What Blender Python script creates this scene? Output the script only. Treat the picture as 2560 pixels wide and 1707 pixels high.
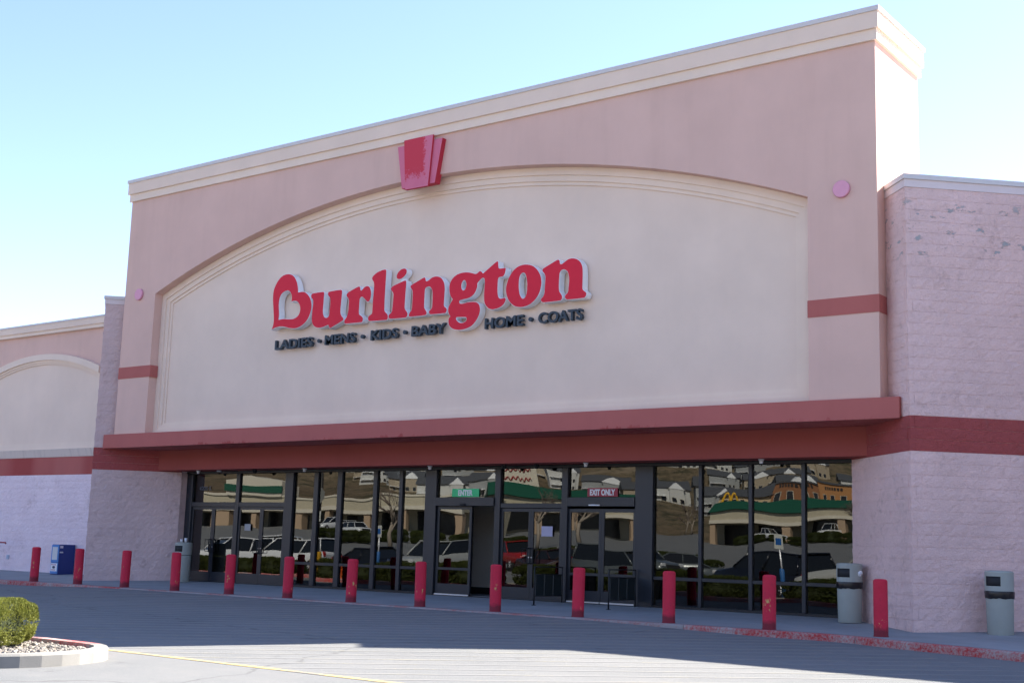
import bpy, bmesh, math, random
from mathutils import Vector, Matrix, noise
random.seed(7)
scene = bpy.context.scene
COL = scene.collection
for o in list(bpy.data.objects): bpy.data.objects.remove(o)

# ---------------------------------------------------------------- camera
def make_camera():
    yaw, pit, rol = math.radians(37.0765), math.radians(9.2436), math.radians(1.7415)
    d = Vector((-math.sin(yaw)*math.cos(pit), math.cos(yaw)*math.cos(pit), math.sin(pit)))
    r0 = Vector((math.cos(yaw), math.sin(yaw), 0)); u0 = r0.cross(d)
    r = math.cos(rol)*r0 + math.sin(rol)*u0
    u = -math.sin(rol)*r0 + math.cos(rol)*u0
    cd = bpy.data.cameras.new('camera'); co = bpy.data.objects.new('camera', cd); COL.objects.link(co)
    m = Matrix((r, u, -d)).transposed().to_4x4(); m.translation = Vector((29.898, -21.652, 1.113))
    co.matrix_world = m
    cd.sensor_fit = 'HORIZONTAL'; cd.sensor_width = 36; cd.lens = 45.372
    cd.clip_start = .1; cd.clip_end = 4000
    scene.camera = co
make_camera()

# ---------------------------------------------------------------- sky and sun
SUN_DIR = Vector((.5175, 1.1, 1.0)).normalized()
EL = math.asin(SUN_DIR.z); AZ = math.atan2(SUN_DIR.x, SUN_DIR.y)      # from +Y towards +X
world = bpy.data.worlds.new('World'); scene.world = world; world.use_nodes = True
wn = world.node_tree; wn.nodes.clear()
sky = wn.nodes.new('ShaderNodeTexSky'); sky.sky_type = 'NISHITA'; sky.sun_disc = False
sky.sun_elevation = EL; sky.sun_rotation = AZ
sky.altitude = 1400; sky.air_density = 1.0; sky.dust_density = 0.6; sky.ozone_density = 1.8
bg = wn.nodes.new('ShaderNodeBackground'); bg.inputs['Strength'].default_value = 0.073
wo = wn.nodes.new('ShaderNodeOutputWorld')
tint = wn.nodes.new('ShaderNodeMix'); tint.data_type = 'RGBA'; tint.blend_type = 'MULTIPLY'; tint.inputs[0].default_value = 1; tint.inputs[7].default_value = (1.05, .965, 1.0, 1)
wn.links.new(sky.outputs[0], tint.inputs[6]); wn.links.new(tint.outputs[2], bg.inputs['Color']); wn.links.new(bg.outputs[0], wo.inputs['Surface'])
sd = bpy.data.lights.new('sun', 'SUN'); sd.energy = 3.8; sd.angle = math.radians(.53); sd.color = (1, .93, .82)
so = bpy.data.objects.new('sun', sd); COL.objects.link(so)
so.rotation_euler = (-SUN_DIR).to_track_quat('-Z', 'Y').to_euler(); so.location = (40, 60, 60)
scene.view_settings.view_transform = 'Standard'; scene.view_settings.look = 'None'
scene.view_settings.gamma = 1; scene.view_settings.use_curve_mapping = False
scene.view_settings.exposure = 2.4

# ---------------------------------------------------------------- tags
def tag(o, label=None, cat=None, group=None, kind=None):
    if label: o['label'] = label
    if cat: o['category'] = cat
    if group: o['group'] = group
    if kind: o['kind'] = kind
    return o
def empty(name, loc=(0,0,0), rz=0, label=None, cat=None, group=None):
    o = bpy.data.objects.new(name, None); COL.objects.link(o)
    o.location = loc; o.rotation_euler = (0,0,rz); o.empty_display_size = .1
    return tag(o, label, cat, group)
def link(name, me, mat=None, parent=None, loc=None, rz=None):
    o = bpy.data.objects.new(name, me); COL.objects.link(o)
    if mat is not None:
        ms = mat if isinstance(mat, (list, tuple)) else [mat]
        if len(me.materials) == 0:
            for m in ms: me.materials.append(m)
        elif me.materials[0] != ms[0]:
            o.material_slots[0].link = 'OBJECT'; o.material_slots[0].material = ms[0]
    if parent: o.parent = parent
    if loc is not None: o.location = loc
    if rz is not None: o.rotation_euler = (0,0,rz)
    return o
def copy_tree(o, parent=None):
    c = o.copy(); COL.objects.link(c); c.parent = parent
    for ch in list(o.children): copy_tree(ch, c)
    return c

# ---------------------------------------------------------------- mesh builder
class MB:
    def __init__(s): s.v = []; s.f = []; s.mi = []; s.sm = []
    def add(s, vs, fs, mi=0, sm=False):
        b = len(s.v); s.v += [tuple(v) for v in vs]
        for f in fs: s.f.append([b+i for i in f]); s.mi.append(mi); s.sm.append(sm)
        return s
    def box(s, x0, y0, z0, x1, y1, z1, mi=0):
        vs = [(x0,y0,z0),(x1,y0,z0),(x1,y1,z0),(x0,y1,z0),(x0,y0,z1),(x1,y0,z1),(x1,y1,z1),(x0,y1,z1)]
        return s.add(vs, [(0,3,2,1),(4,5,6,7),(0,1,5,4),(1,2,6,5),(2,3,7,6),(3,0,4,7)], mi)
    def bbox(s, x0, y0, z0, x1, y1, z1, b=.01, mi=0):
        # box with chamfered edges
        bm = bmesh.new(); bmesh.ops.create_cube(bm, size=1)
        for v in bm.verts: v.co = Vector(((x0+x1)/2+v.co.x*(x1-x0), (y0+y1)/2+v.co.y*(y1-y0), (z0+z1)/2+v.co.z*(z1-z0)))
        bmesh.ops.bevel(bm, geom=list(bm.edges), offset=b, segments=1, affect='EDGES', profile=.5)
        bm.verts.index_update()
        s.add([v.co for v in bm.verts], [[v.index for v in f.verts] for f in bm.faces], mi); bm.free(); return s
    def lathe(s, prof, n=24, c=(0,0), mi=0, sm=True, cap0=True, cap1=True):
        vs = []
        for r, z in prof:
            for i in range(n):
                a = 2*math.pi*i/n; vs.append((c[0]+r*math.cos(a), c[1]+r*math.sin(a), z))
        fs = []
        for k in range(len(prof)-1):
            for i in range(n):
                j = (i+1) % n; fs.append((k*n+i, k*n+j, (k+1)*n+j, (k+1)*n+i))
        s.add(vs, fs, mi, sm)
        b = len(s.v)-len(vs)
        if cap0: s.f.append([b+i for i in reversed(range(n))]); s.mi.append(mi); s.sm.append(False)
        if cap1: s.f.append([b+(len(prof)-1)*n+i for i in range(n)]); s.mi.append(mi); s.sm.append(False)
        return s
    def tube(s, pts, rad, n=8, mi=0):
        pts = [Vector(p) for p in pts]; rs = rad if isinstance(rad, (list, tuple)) else [rad]*len(pts)
        vs = []
        for i, p in enumerate(pts):
            t = (pts[min(i+1, len(pts)-1)]-pts[max(i-1, 0)]).normalized()
            a = Vector((0,0,1)) if abs(t.z) < .9 else Vector((1,0,0))
            e1 = t.cross(a).normalized(); e2 = t.cross(e1)
            for k in range(n):
                an = 2*math.pi*k/n; vs.append(p+rs[i]*(math.cos(an)*e1+math.sin(an)*e2))
        fs = [(i*n+k, i*n+(k+1) % n, (i+1)*n+(k+1) % n, (i+1)*n+k) for i in range(len(pts)-1) for k in range(n)]
        s.add(vs, fs, mi, True)
        b = len(s.v)-len(vs)
        s.f.append([b+k for k in reversed(range(n))]); s.f.append([b+(len(pts)-1)*n+k for k in range(n)]); s.mi += [mi, mi]; s.sm += [False, False]
        return s
    def prism(s, poly, z0, z1, mi=0):      # poly of xy, extruded in z
        n = len(poly)
        vs = [(x, y, z0) for x, y in poly]+[(x, y, z1) for x, y in poly]
        fs = [list(reversed(range(n))), [n+i for i in range(n)]]+[(i, (i+1) % n, n+(i+1) % n, n+i) for i in range(n)]
        return s.add(vs, fs, mi)
    def prism_y(s, poly, y0, y1, mi=0):    # poly of xz, extruded in y
        n = len(poly)
        vs = [(x, y0, z) for x, z in poly]+[(x, y1, z) for x, z in poly]
        fs = [list(range(n)), [n+i for i in reversed(range(n))]]+[((i+1) % n, i, n+i, n+(i+1) % n) for i in range(n)]
        return s.add(vs, fs, mi)
    def mesh(s, name):
        me = bpy.data.meshes.new(name); me.from_pydata(s.v, [], s.f)
        me.polygons.foreach_set('material_index', s.mi); me.polygons.foreach_set('use_smooth', s.sm); me.update()
        return me
    def fixed(s, name):      # same with normals made consistent
        me = s.mesh(name); bm = bmesh.new(); bm.from_mesh(me); bmesh.ops.recalc_face_normals(bm, faces=list(bm.faces)); bm.to_mesh(me); bm.free(); return me
    def build(s, name, mat, parent=None, loc=None, rz=None, fix=True):
        me = s.fixed(name) if fix else s.mesh(name)
        return link(name, me, mat, parent, loc, rz)

# ---------------------------------------------------------------- materials
class NT:
    def __init__(s, name):
        s.m = bpy.data.materials.new(name); s.m.use_nodes = True; s.t = s.m.node_tree; s.t.nodes.clear()
        s.out = s.n('ShaderNodeOutputMaterial'); s.b = s.n('ShaderNodeBsdfPrincipled'); s.l(s.b.outputs[0], s.out.inputs[0])
        s.pos = s.n('ShaderNodeNewGeometry').outputs['Position']
    def n(s, t, **kw):
        x = s.t.nodes.new(t)
        for k, v in kw.items():
            if k.startswith('_'): setattr(x, k[1:], v)
            else: x.inputs[k.replace('_', ' ')].default_value = v
        return x
    def l(s, a, b): s.t.links.new(a, b)
    def noise(s, scale, detail=3, rough=.55, vec=None, stretch=None):
        x = s.n('ShaderNodeTexNoise', Scale=scale, Detail=detail, Roughness=rough); v = vec or s.pos
        if stretch:
            m = s.n('ShaderNodeMapping'); m.inputs['Scale'].default_value = stretch; s.l(v, m.inputs[0]); v = m.outputs[0]
        s.l(v, x.inputs['Vector']); return x.outputs[0]
    def ramp(s, src, p0, p1, c0=(0,0,0,1), c1=(1,1,1,1)):
        r = s.n('ShaderNodeValToRGB'); e = r.color_ramp.elements
        e[0].position = p0; e[1].position = p1; e[0].color = c0; e[1].color = c1; s.l(src, r.inputs[0]); return r.outputs[0]
    def mix(s, fac, a, b, mode='MIX'):
        m = s.n('ShaderNodeMix', _data_type='RGBA', _blend_type=mode)
        for sock, v in ((m.inputs[0], fac), (m.inputs[6], a), (m.inputs[7], b)):
            if isinstance(v, bpy.types.NodeSocket): s.l(v, sock)
            elif isinstance(v, (int, float)): sock.default_value = v
            else: sock.default_value = (*v[:3], 1)
        return m.outputs[2]
    def math(s, op, a, b=0.0):
        m = s.n('ShaderNodeMath', _operation=op)
        for sock, v in ((m.inputs[0], a), (m.inputs[1], b)):
            if isinstance(v, bpy.types.NodeSocket): s.l(v, sock)
            else: sock.default_value = v
        return m.outputs[0]
    def sep(s, vec=None):
        x = s.n('ShaderNodeSeparateXYZ'); s.l(vec or s.pos, x.inputs[0]); return x.outputs
    def bump(s, h, strength, dist):
        b = s.n('ShaderNodeBump', Strength=strength, Distance=dist); s.l(h, b.inputs['Height']); s.l(b.outputs[0], s.b.inputs['Normal'])
    def col(s, c):
        if isinstance(c, bpy.types.NodeSocket): s.l(c, s.b.inputs['Base Color'])
        else: s.b.inputs['Base Color'].default_value = (*c[:3], 1)
    def set(s, rough=.6, metal=0, spec=.5, **kw):
        s.b.inputs['Roughness'].default_value = rough; s.b.inputs['Metallic'].default_value = metal
        s.b.inputs['Specular IOR Level'].default_value = spec; return s.m
MATS = {}
def plain(name, c, rough=.6, metal=0, spec=.5, var=.06):
    if name in MATS: return MATS[name]
    t = NT(name); n = t.noise(9, 3)
    t.col(t.mix(n, [x*(1-var) for x in c], [min(1, x*(1+var)) for x in c])); MATS[name] = t.set(rough, metal, spec); return MATS[name]
def stucco(name, c, streak=.12, bump=.25):
    t = NT(name)
    n1 = t.noise(.7, 5, .6); n2 = t.noise(60, 2); n3 = t.noise(2.2, 4, .6, stretch=(1, 1, .12))
    a = t.mix(t.ramp(n1, .3, .75), [x*.93 for x in c], [x*1.05 for x in c])
    a = t.mix(t.math('MULTIPLY', t.ramp(n3, .5, .8), streak), a, [c[0]*.62, c[1]*.58, c[2]*.55])
    a = t.mix(t.math('MULTIPLY', n2, .18), a, [x*.75 for x in c])
    t.col(a); t.bump(t.noise(140, 3, .6), bump, .01)
    return t.set(.9, spec=.15)
def splitface(name, c, peel=False, chips=(.33, .33, .36)):
    t = NT(name)
    n1 = t.noise(1.1, 5, .6); n2 = t.noise(24, 4, .65); n4 = t.noise(7, 4, .7)
    a = t.mix(t.ramp(n1, .3, .7), [x*.92 for x in c], [min(1, x*1.06) for x in c])
    a = t.mix(t.math('MULTIPLY', t.ramp(n2, .45, .8), .28), a, [c[0]*.72, c[1]*.66, c[2]*.66])
    # brown weathering where the coat is thin
    br = t.math('MULTIPLY', t.ramp(t.noise(1.7, 6, .7), .52, .72), t.ramp(n4, .45, .68))
    a = t.mix(t.math('MULTIPLY', br, .55), a, (.30, .17, .14))
    if peel:
        z = t.sep()[2]
        up = t.math('MULTIPLY', t.ramp(t.math('SUBTRACT', z, 6.35), .0, .12), t.ramp(t.math('SUBTRACT', 7.45, z), .0, .2))
        pe = t.math('MULTIPLY', t.ramp(t.noise(3.4, 5, .62, stretch=(1, 1, 2.0)), .615, .635), up)
        ring = t.math('MULTIPLY', t.ramp(t.noise(3.4, 5, .62, stretch=(1, 1, 2.0)), .585, .615), up)
        a = t.mix(t.math('MULTIPLY', ring, .5), a, (.34, .22, .19))
        a = t.mix(t.math('MULTIPLY', pe, .75), a, (.40, .46, .47))
        sp = t.ramp(t.noise(2.3, 6, .7), .73, .75)
        a = t.mix(t.math('MULTIPLY', sp, .8), a, chips)
    t.col(a)
    h = t.math('ADD', t.noise(38, 4, .65), t.math('MULTIPLY', t.noise(110, 2), .4)); h = t.math('ADD', h, t.math('MULTIPLY', t.noise(13, 3, .6), 1.2)); t.bump(h, 1.0, .022)
    return t.set(.92, spec=.12)
M_CREAM = stucco('stucco_cream', (.88, .705, .575), .06)
M_CREAM2 = stucco('stucco_cream_trim', (.90, .73, .595), .05)
M_MAUVE = stucco('stucco_mauve', (.77, .522, .438), .18)
M_BARRED = stucco('stucco_brick_red', (.50, .155, .135), .18)
def bar_stain(m):
    nt = m.node_tree; b = [n for n in nt.nodes if n.type == 'BSDF_PRINCIPLED'][0]; src = b.inputs['Base Color'].links[0].from_socket
    t = NT.__new__(NT); t.m = m; t.t = nt; t.b = b; t.pos = [n for n in nt.nodes if n.type == 'NEW_GEOMETRY'][0].outputs['Position']
    x, y, z = t.sep()
    drip = t.math('ADD', t.math('MULTIPLY', t.math('SUBTRACT', 3.70, z), 3.2), t.math('MULTIPLY', t.math('SUBTRACT', t.noise(3.2, 5, .7, stretch=(2.2, 1, .25)), .5), 1.6))
    where = t.ramp(t.noise(.35, 2, .5, stretch=(1, 0, 0)), .46, .60)
    t.col(t.mix(t.math('MULTIPLY', t.math('MULTIPLY', t.ramp(drip, .33, .42), where), .8), src, (.36, .06, .055)))
bar_stain(M_BARRED)
M_BEAM = stucco('stucco_dark_red', (.37, .095, .08), .12)
M_BANDR = splitface('block_band_red', (.43, .10, .095))
M_PINK = splitface('block_pink', (.91, .65, .60), True)
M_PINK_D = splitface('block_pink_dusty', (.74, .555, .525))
M_PINK_LIT = splitface('block_pink_lit', (.98, .80, .84))  # pink blocks again, the brighter light on the wing put into the colour
M_COPING = plain('coping_metal', (.66, .62, .60), .5, .0, .4)
M_CAPST = stucco('cap_pale_pink', (.78, .67, .65), .1)
M_FRAME = plain('dark_bronze_frame', (.018, .022, .030), .38, .0, .5)
M_FRAME2 = plain('black_frame', (.010, .011, .014), .4)
M_BLACK = plain('matte_black', (.012, .013, .015), .7)
M_WHITE = plain('white_paint', (.78, .79, .80), .45)
M_WHITESIDE = plain('sign_white_return', (.90, .92, .94), .5, spec=.2)
M_SIGNRED = plain('sign_red_acrylic', (.76, .032, .06), .5, spec=.12, var=.03)
M_SLATE = plain('tagline_blue_black', (.022, .040, .058), .5)
M_ALU = plain('aluminium', (.62, .63, .66), .35, .6)
M_BEIGE = plain('interior_beige', (.62, .57, .49), .8)
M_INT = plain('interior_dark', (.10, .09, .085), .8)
M_GREENS = plain('sign_green', (.04, .58, .22), .5)
M_MAROON = plain('sign_maroon', (.34, .025, .045), .5)
M_PINKDISC = plain('disc_pink', (.78, .36, .48), .6)
M_GREYCAN = plain('can_grey_plastic', (.37, .39, .35), .6, spec=.2)
M_BLUE_D = plain('newsbox_dark_blue', (.012, .035, .19), .45)
M_BLUE_L = plain('newsbox_light_blue', (.05, .22, .55), .45)
M_PAPER = plain('paper', (.62, .63, .62), .7)
M_REDRAIL = plain('rail_red', (.33, .03, .05), .5)
M_RUBBER = plain('rubber', (.015, .015, .015), .8)

def keystone_mat():
    t = NT('keystone_peeling_red')
    x, y, z = t.sep()
    # worn coat: bright red left on the upper left of the middle block, faded pink elsewhere
    dx = t.math('MULTIPLY', t.math('SUBTRACT', 11.07, x), 3.2); dz = t.math('MULTIPLY', t.math('SUBTRACT', z, 9.50), 2.0)
    e = t.math('ADD', t.math('MINIMUM', dx, dz), t.math('MULTIPLY', t.math('SUBTRACT', t.noise(14, 8, .8), .5), 2.4))
    front = t.ramp(t.math('SUBTRACT', -0.165, y), .0, .002)
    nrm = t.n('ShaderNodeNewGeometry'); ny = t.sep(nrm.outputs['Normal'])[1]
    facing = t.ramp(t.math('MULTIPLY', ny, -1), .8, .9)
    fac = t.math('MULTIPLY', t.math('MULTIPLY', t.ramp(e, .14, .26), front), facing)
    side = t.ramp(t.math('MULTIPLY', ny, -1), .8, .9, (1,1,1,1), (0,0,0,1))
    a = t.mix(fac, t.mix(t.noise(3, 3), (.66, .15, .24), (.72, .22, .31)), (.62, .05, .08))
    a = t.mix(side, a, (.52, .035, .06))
    t.col(a); return t.set(.65, spec=.25)
M_KEY = keystone_mat()
def bollard_mat():
    t = NT('bollard_red')
    oi = t.n('ShaderNodeObjectInfo'); tc = t.n('ShaderNodeTexCoord')
    off = t.n('ShaderNodeVectorMath', _operation='ADD'); sc = t.n('ShaderNodeVectorMath', _operation='SCALE')
    cb = t.n('ShaderNodeCombineXYZ'); t.l(oi.outputs['Random'], cb.inputs[0]); t.l(oi.outputs['Random'], cb.inputs[2])
    t.l(cb.outputs[0], sc.inputs[0]); sc.inputs[3].default_value = 37.0
    t.l(tc.outputs['Object'], off.inputs[0]); t.l(sc.outputs[0], off.inputs[1]); v = off.outputs[0]
    z = t.sep(tc.outputs['Object'])[2]
    a = t.mix(t.noise(5, 4, .6, v), (.52, .022, .045), (.62, .035, .07))
    a = t.mix(t.math('MULTIPLY', t.ramp(t.noise(18, 4, .7, v), .55, .7), .35), a, (.36, .03, .05))
    band = t.math('MULTIPLY', t.ramp(z, .12, .2), t.ramp(t.math('SUBTRACT', .52, z), .0, .08))
    scr = t.math('MULTIPLY', t.ramp(t.noise(7, 6, .75, v, (1.5, 1.5, .7)), .615, .63), band)
    a = t.mix(scr, a, (.55, .42, .14))
    scr2 = t.math('MULTIPLY', t.ramp(t.noise(9, 6, .75, v, (1.5, 1.5, .7)), .66, .67), band)
    a = t.mix(scr2, a, (.04, .035, .035))
    base = t.math('MULTIPLY', t.ramp(t.math('ADD', z, t.math('MULTIPLY', t.noise(8, 4, .7, v), .16)), .17, .24, (1,1,1,1), (0,0,0,1)), .75)
    a = t.mix(base, a, (.09, .025, .03))
    t.col(a); t.bump(t.noise(40, 3, .6, v), .15, .01); return t.set(.6, spec=.15)
M_BOLL = bollard_mat()
def asphalt_mat():
    t = NT('asphalt')
    n1 = t.noise(.35, 5, .6); n2 = t.noise(70, 3, .7); n3 = t.noise(3.5, 5, .65); n5 = t.noise(220, 2)
    a = t.mix(t.ramp(n1, .3, .7), (.155, .162, .167), (.200, .203, .204))
    a = t.mix(t.math('MULTIPLY', t.ramp(n3, .5, .75), .35), a, (.235, .230, .220))
    a = t.mix(t.math('MULTIPLY', t.ramp(n2, .55, .75), .5), a, (.35, .34, .325))
    a = t.mix(t.math('MULTIPLY', t.ramp(n2, .25, .42, (1,1,1,1), (0,0,0,1)), .55), a, (.09, .092, .093))
    # tyre-worn drive lane and long dry cracks
    ln = t.noise(.9, 4, .6, stretch=(.10, 1.4, 1)); a = t.mix(t.math('MULTIPLY', t.ramp(ln, .52, .72), .12), a, (.165, .166, .168))
    vr = t.n('ShaderNodeTexVoronoi', Scale=.085, _feature='DISTANCE_TO_EDGE')
    wv = t.n('ShaderNodeVectorMath', _operation='ADD'); nz = t.n('ShaderNodeTexNoise', Scale=1.1, Detail=5); t.l(t.pos, nz.inputs[0])
    t.l(t.pos, wv.inputs[0]); t.l(nz.outputs['Color'], wv.inputs[1]); t.l(wv.outputs[0], vr.inputs['Vector'])
    a = t.mix(t.math('MULTIPLY', t.ramp(vr.outputs[0], .0012, .0032, (1,1,1,1), (0,0,0,1)), .45), a, (.06, .06, .06))
    st = t.ramp(t.noise(1.3, 6, .75), .62, .72); a = t.mix(t.math('MULTIPLY', st, .5), a, (.05, .05, .052))
    t.col(a); t.bump(t.math('ADD', n2, n5), .55, .012); return t.set(.88, spec=.25)
M_ASPH = asphalt_mat()
def paint_mat(name, c, keep=.5, under=(.13, .132, .135)):
    t = NT(name)
    w = t.ramp(t.math('ADD', t.math('MULTIPLY', t.noise(26, 5, .75), .6), t.math('MULTIPLY', t.noise(1.2, 3), .4)), keep-.10, keep+.07)
    t.col(t.mix(w, c, under)); t.bump(t.noise(70, 3, .7), .4, .01); return t.set(.8, spec=.25)
M_YLINE = paint_mat('worn_yellow_line', (.56, .42, .15), .52, (.19,.189,.186))
M_YLINE2 = paint_mat('faded_yellow_line', (.29, .27, .195), .43, (.205,.206,.205))
M_KERBDULL = paint_mat('kerb_worn_paint', (.36, .10, .095), .46, (.34, .30, .29))
M_KERBRED = paint_mat('kerb_red_paint', (.46, .045, .045), .52, (.40, .36, .34))
def concrete_mat(name, c, var=.2):
    t = NT(name)
    a = t.mix(t.ramp(t.noise(.8, 5, .6), .3, .7), [x*(1-var) for x in c], c)
    a = t.mix(t.math('MULTIPLY', t.ramp(t.noise(5, 6, .7), .5, .75), .4), a, [x*.68 for x in c])
    a = t.mix(t.math('MULTIPLY', t.ramp(t.noise(90, 2), .6, .8), .3), a, [x*.6 for x in c])
    t.col(a); t.bump(t.noise(80, 3), .25, .008); return t.set(.85, spec=.25)
M_SIDEW = concrete_mat('sidewalk_concrete', (.31, .325, .335), .25)
M_KERBC = concrete_mat('kerb_concrete', (.31, .30, .28), .35)
def gravel_mat():
    t = NT('gravel_stone'); oi = t.noise(35, 3, .7)
    t.col(t.mix(t.ramp(oi, .25, .75), (.13, .11, .095), (.40, .37, .33))); return t.set(.9, spec=.2)
M_GRAVEL = gravel_mat()
def glass_mat(name, tint=(.20, .21, .21), refl=.076, wave=.006):
    t = NT(name); t.t.nodes.remove(t.b)
    tr = t.n('ShaderNodeBsdfTransparent'); tr.inputs[0].default_value = (*tint, 1)
    gl = t.n('ShaderNodeBsdfGlossy'); gl.inputs['Roughness'].default_value = 0.0; gl.inputs[0].default_value = (.93, .95, .93, 1)
    fr = t.n('ShaderNodeFresnel'); fr.inputs[0].default_value = 1.5
    fac = t.math('ADD', t.math('MULTIPLY', fr.outputs[0], 1.0), refl-.05)
    tc = t.n('ShaderNodeTexCoord')
    h = t.noise(.55, 1, .4)
    b = t.n('ShaderNodeBump', Strength=1.0, Distance=wave); t.l(h, b.inputs['Height']); t.l(b.outputs[0], gl.inputs['Normal'])
    mx = t.n('ShaderNodeMixShader'); t.l(fac, mx.inputs[0]); t.l(tr.outputs[0], mx.inputs[1]); t.l(gl.outputs[0], mx.inputs[2])
    t.l(mx.outputs[0], t.out.inputs[0]); return t.m
M_GLASS = glass_mat('storefront_glass')
M_CARGLASS = plain('car_glass', (.012, .014, .016), .06, 0, .6)

# ---------------------------------------------------------------- terrain height
PROF = [(-60,-.15),(2.2,-.11),(11,-.19),(21.6,-.28),(38,-.30),(60,.2),(100,1.5),(145,3.4),(170,4.2),(230,5.5),(285,12),(330,17),(415,42),(600,88),(900,150),(1400,200)]
def prof(d):
    for (a, za), (b, zb) in zip(PROF, PROF[1:]):
        if d <= b:
            t = (d-a)/(b-a); return za+(zb-za)*max(0, t)
    return PROF[-1][1]
def sst(a, b, x):
    t = max(0, min(1, (x-a)/(b-a))); return t*t*(3-2*t)
def lot_z(x, y):
    zy = prof(-y)
    r = math.hypot(x-20, y); k = sst(15, 60, -y)
    z = zy*(1-k)+prof(r)*k if y < -15 else zy
    mid = sst(-1, 4, x)*(1-sst(16.5, 21, x))
    if y > -8: z += .085*mid*math.exp(-max(0, -2.2-y)/1.1)
    return z
def walk_z(y): return max(0, .04*(y+.2))
# ================================================================ SETTING
def axis(pts):
    out = []
    for a, b, n in pts: out += [a+(b-a)*i/n for i in range(n)]
    return out+[pts[-1][1]]
def sheet(name, xs, ys, fz, mat):
    m = MB(); nx = len(xs)
    m.v = [(x, y, fz(x, y)) for y in ys for x in xs]
    for j in range(len(ys)-1):
        for i in range(nx-1): m.f.append((j*nx+i, j*nx+i+1, (j+1)*nx+i+1, (j+1)*nx+i)); m.mi.append(0); m.sm.append(True)
    return tag(m.build(name, mat, fix=False), kind='structure')
# kerb line: front edge of the pavement, y as a function of x
def kerb_y(x):
    y = -2.24
    if x > 21.3: y -= .36*(x-21.3)*sst(21.3, 22.8, x)
    if x > 27: y = -2.24-.36*5.7
    return y
lot_xs = axis([(-260,-60,14),(-60,-8,26),(-8,34,84),(34,140,16)])
lot_ys = axis([(-150,-40,24),(-40,-14,16),(-14,-3.6,16),(-3.6,-1.9,12)])
parking_lot = sheet('parking_lot', lot_xs, lot_ys, lot_z, M_ASPH)
def hill_mat():
    t = NT('dry_hillside')
    n1 = t.noise(.018, 6, .6); n2 = t.noise(.16, 6, .7); n3 = t.noise(.9, 4, .7)
    a = t.mix(t.ramp(n1, .3, .7), (.16, .115, .075), (.24, .19, .12))
    a = t.mix(t.ramp(n2, .5, .62), a, (.075, .07, .042)); a = t.mix(t.math('MULTIPLY', t.ramp(n3, .52, .6), .6), a, (.05, .05, .032))
    a = t.mix(t.ramp(t.noise(.05, 5, .7, stretch=(1, .35, 1)), .60, .66), a, (.27, .21, .145))
    t.col(a); t.bump(n2, 1, 1.5); return t.set(.95, spec=.1)
M_HILL = hill_mat()
def ter_z(x, y):
    z = lot_z(x, y)-.12
    r = math.hypot(x-20, y)
    if y < -150: z += .06*(-150-y)**.8*noise.noise(Vector((x*.012, y*.012, 0)))*.6 + sst(180, 320, r)*6*noise.noise(Vector((x*.006, y*.006, 3)))
    return z if y < -6 else -.4
sheet('hillside', axis([(-1500,-500,10),(-500,150,60),(150,1500,12)]), axis([(-1500,-600,10),(-600,-130,46),(-130,-10,16),(-10,600,6)]), ter_z, M_HILL)

# pavement with its kerb
def pavement():
    xs = axis([(-42,-8,14),(-8,34,126),(34,60,10)])
    m = MB(); rows = []
    def row(f): rows.append([f(x) for x in xs])
    row(lambda x: (x, 2.4, walk_z(1.9)))
    row(lambda x: (x, 1.7, walk_z(1.7)))
    row(lambda x: (x, -.2, 0.0))
    row(lambda x: (x, kerb_y(x)+.16, 0.0))
    n = len(xs)
    for r in rows: m.v += r
    for j in range(len(rows)-1):
        for i in range(n-1): m.f.append((j*n+i, j*n+i+1, (j+1)*n+i+1, (j+1)*n+i)); m.mi.append(0); m.sm.append(False)
    tag(m.build('pavement', M_SIDEW), kind='structure')
    # kerb in pieces about three metres long, red painted face and nose
    k0 = -42
    while k0 < 60:
        k1 = k0+3.05; seg = [k0+.006+(k1-k0-.012)*i/6 for i in range(7)]
        m = MB(); prof_ = [(.157, -.002), (.03, -.002), (.006, -.012), (0, -.035), (-.012, -.3), (.157, -.3)]
        for x in seg: m.v += [(x, kerb_y(x)+a, b) for a, b in prof_]
        p = len(prof_)
        for i in range(6):
            for j in range(p): m.f.append((i*p+j, i*p+(j+1) % p, (i+1)*p+(j+1) % p, (i+1)*p+j)); m.mi.append(0); m.sm.append(False)
        m.f += [list(range(p)), [6*p+j for j in range(p)]]; m.mi += [0, 0]; m.sm += [False]*2
        o = m.build('kerb_stone', M_KERBDULL if 2 < k0 < 17 else M_KERBRED); tag(o, kind='structure'); o.parent = KERB; k0 = k1
KERB = empty('kerb'); tag(KERB, kind='structure')
pavement()

# painted hatching in front of the doors, 45 degrees, and its border line
def strip(name, p0, p1, w, mat, n=14, dz=.0025):
    p0 = Vector(p0); p1 = Vector(p1); t = (p1-p0).normalized(); s = Vector((-t.y, t.x))*w/2
    m = MB()
    for i in range(n+1):
        p = p0.lerp(p1, i/n)
        for k in (-1, 1):
            q = p+s*k; m.v.append((q.x, q.y, lot_z(q.x, q.y)+dz))
    top = len(m.v); m.v += [(x, y, z-dz-.01) for x, y, z in m.v]
    m.f = [(2*i, 2*i+2, 2*i+3, 2*i+1) for i in range(n)]
    for i in range(n): m.f += [(2*i, top+2*i, top+2*i+2, 2*i+2), (2*i+1, 2*i+3, top+2*i+3, top+2*i+1)]
    m.mi = [0]*len(m.f); m.sm = [False]*len(m.f)
    return m.build(name, mat, parking_lot, fix=False)
EDGE = -11.78
for i in range(52):
    xe = -7.5+.785*i
    y1 = -2.50; x1 = xe+(y1-EDGE)
    if x1 > 21.3: y1 = max(-11, kerb_y(min(x1, 27))-.28); x1 = xe+(y1-EDGE)
    x0, y0 = xe, EDGE
    strip('hatch_line', (x0, y0), (x1, y1), .085, M_YLINE2, 24)
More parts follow.
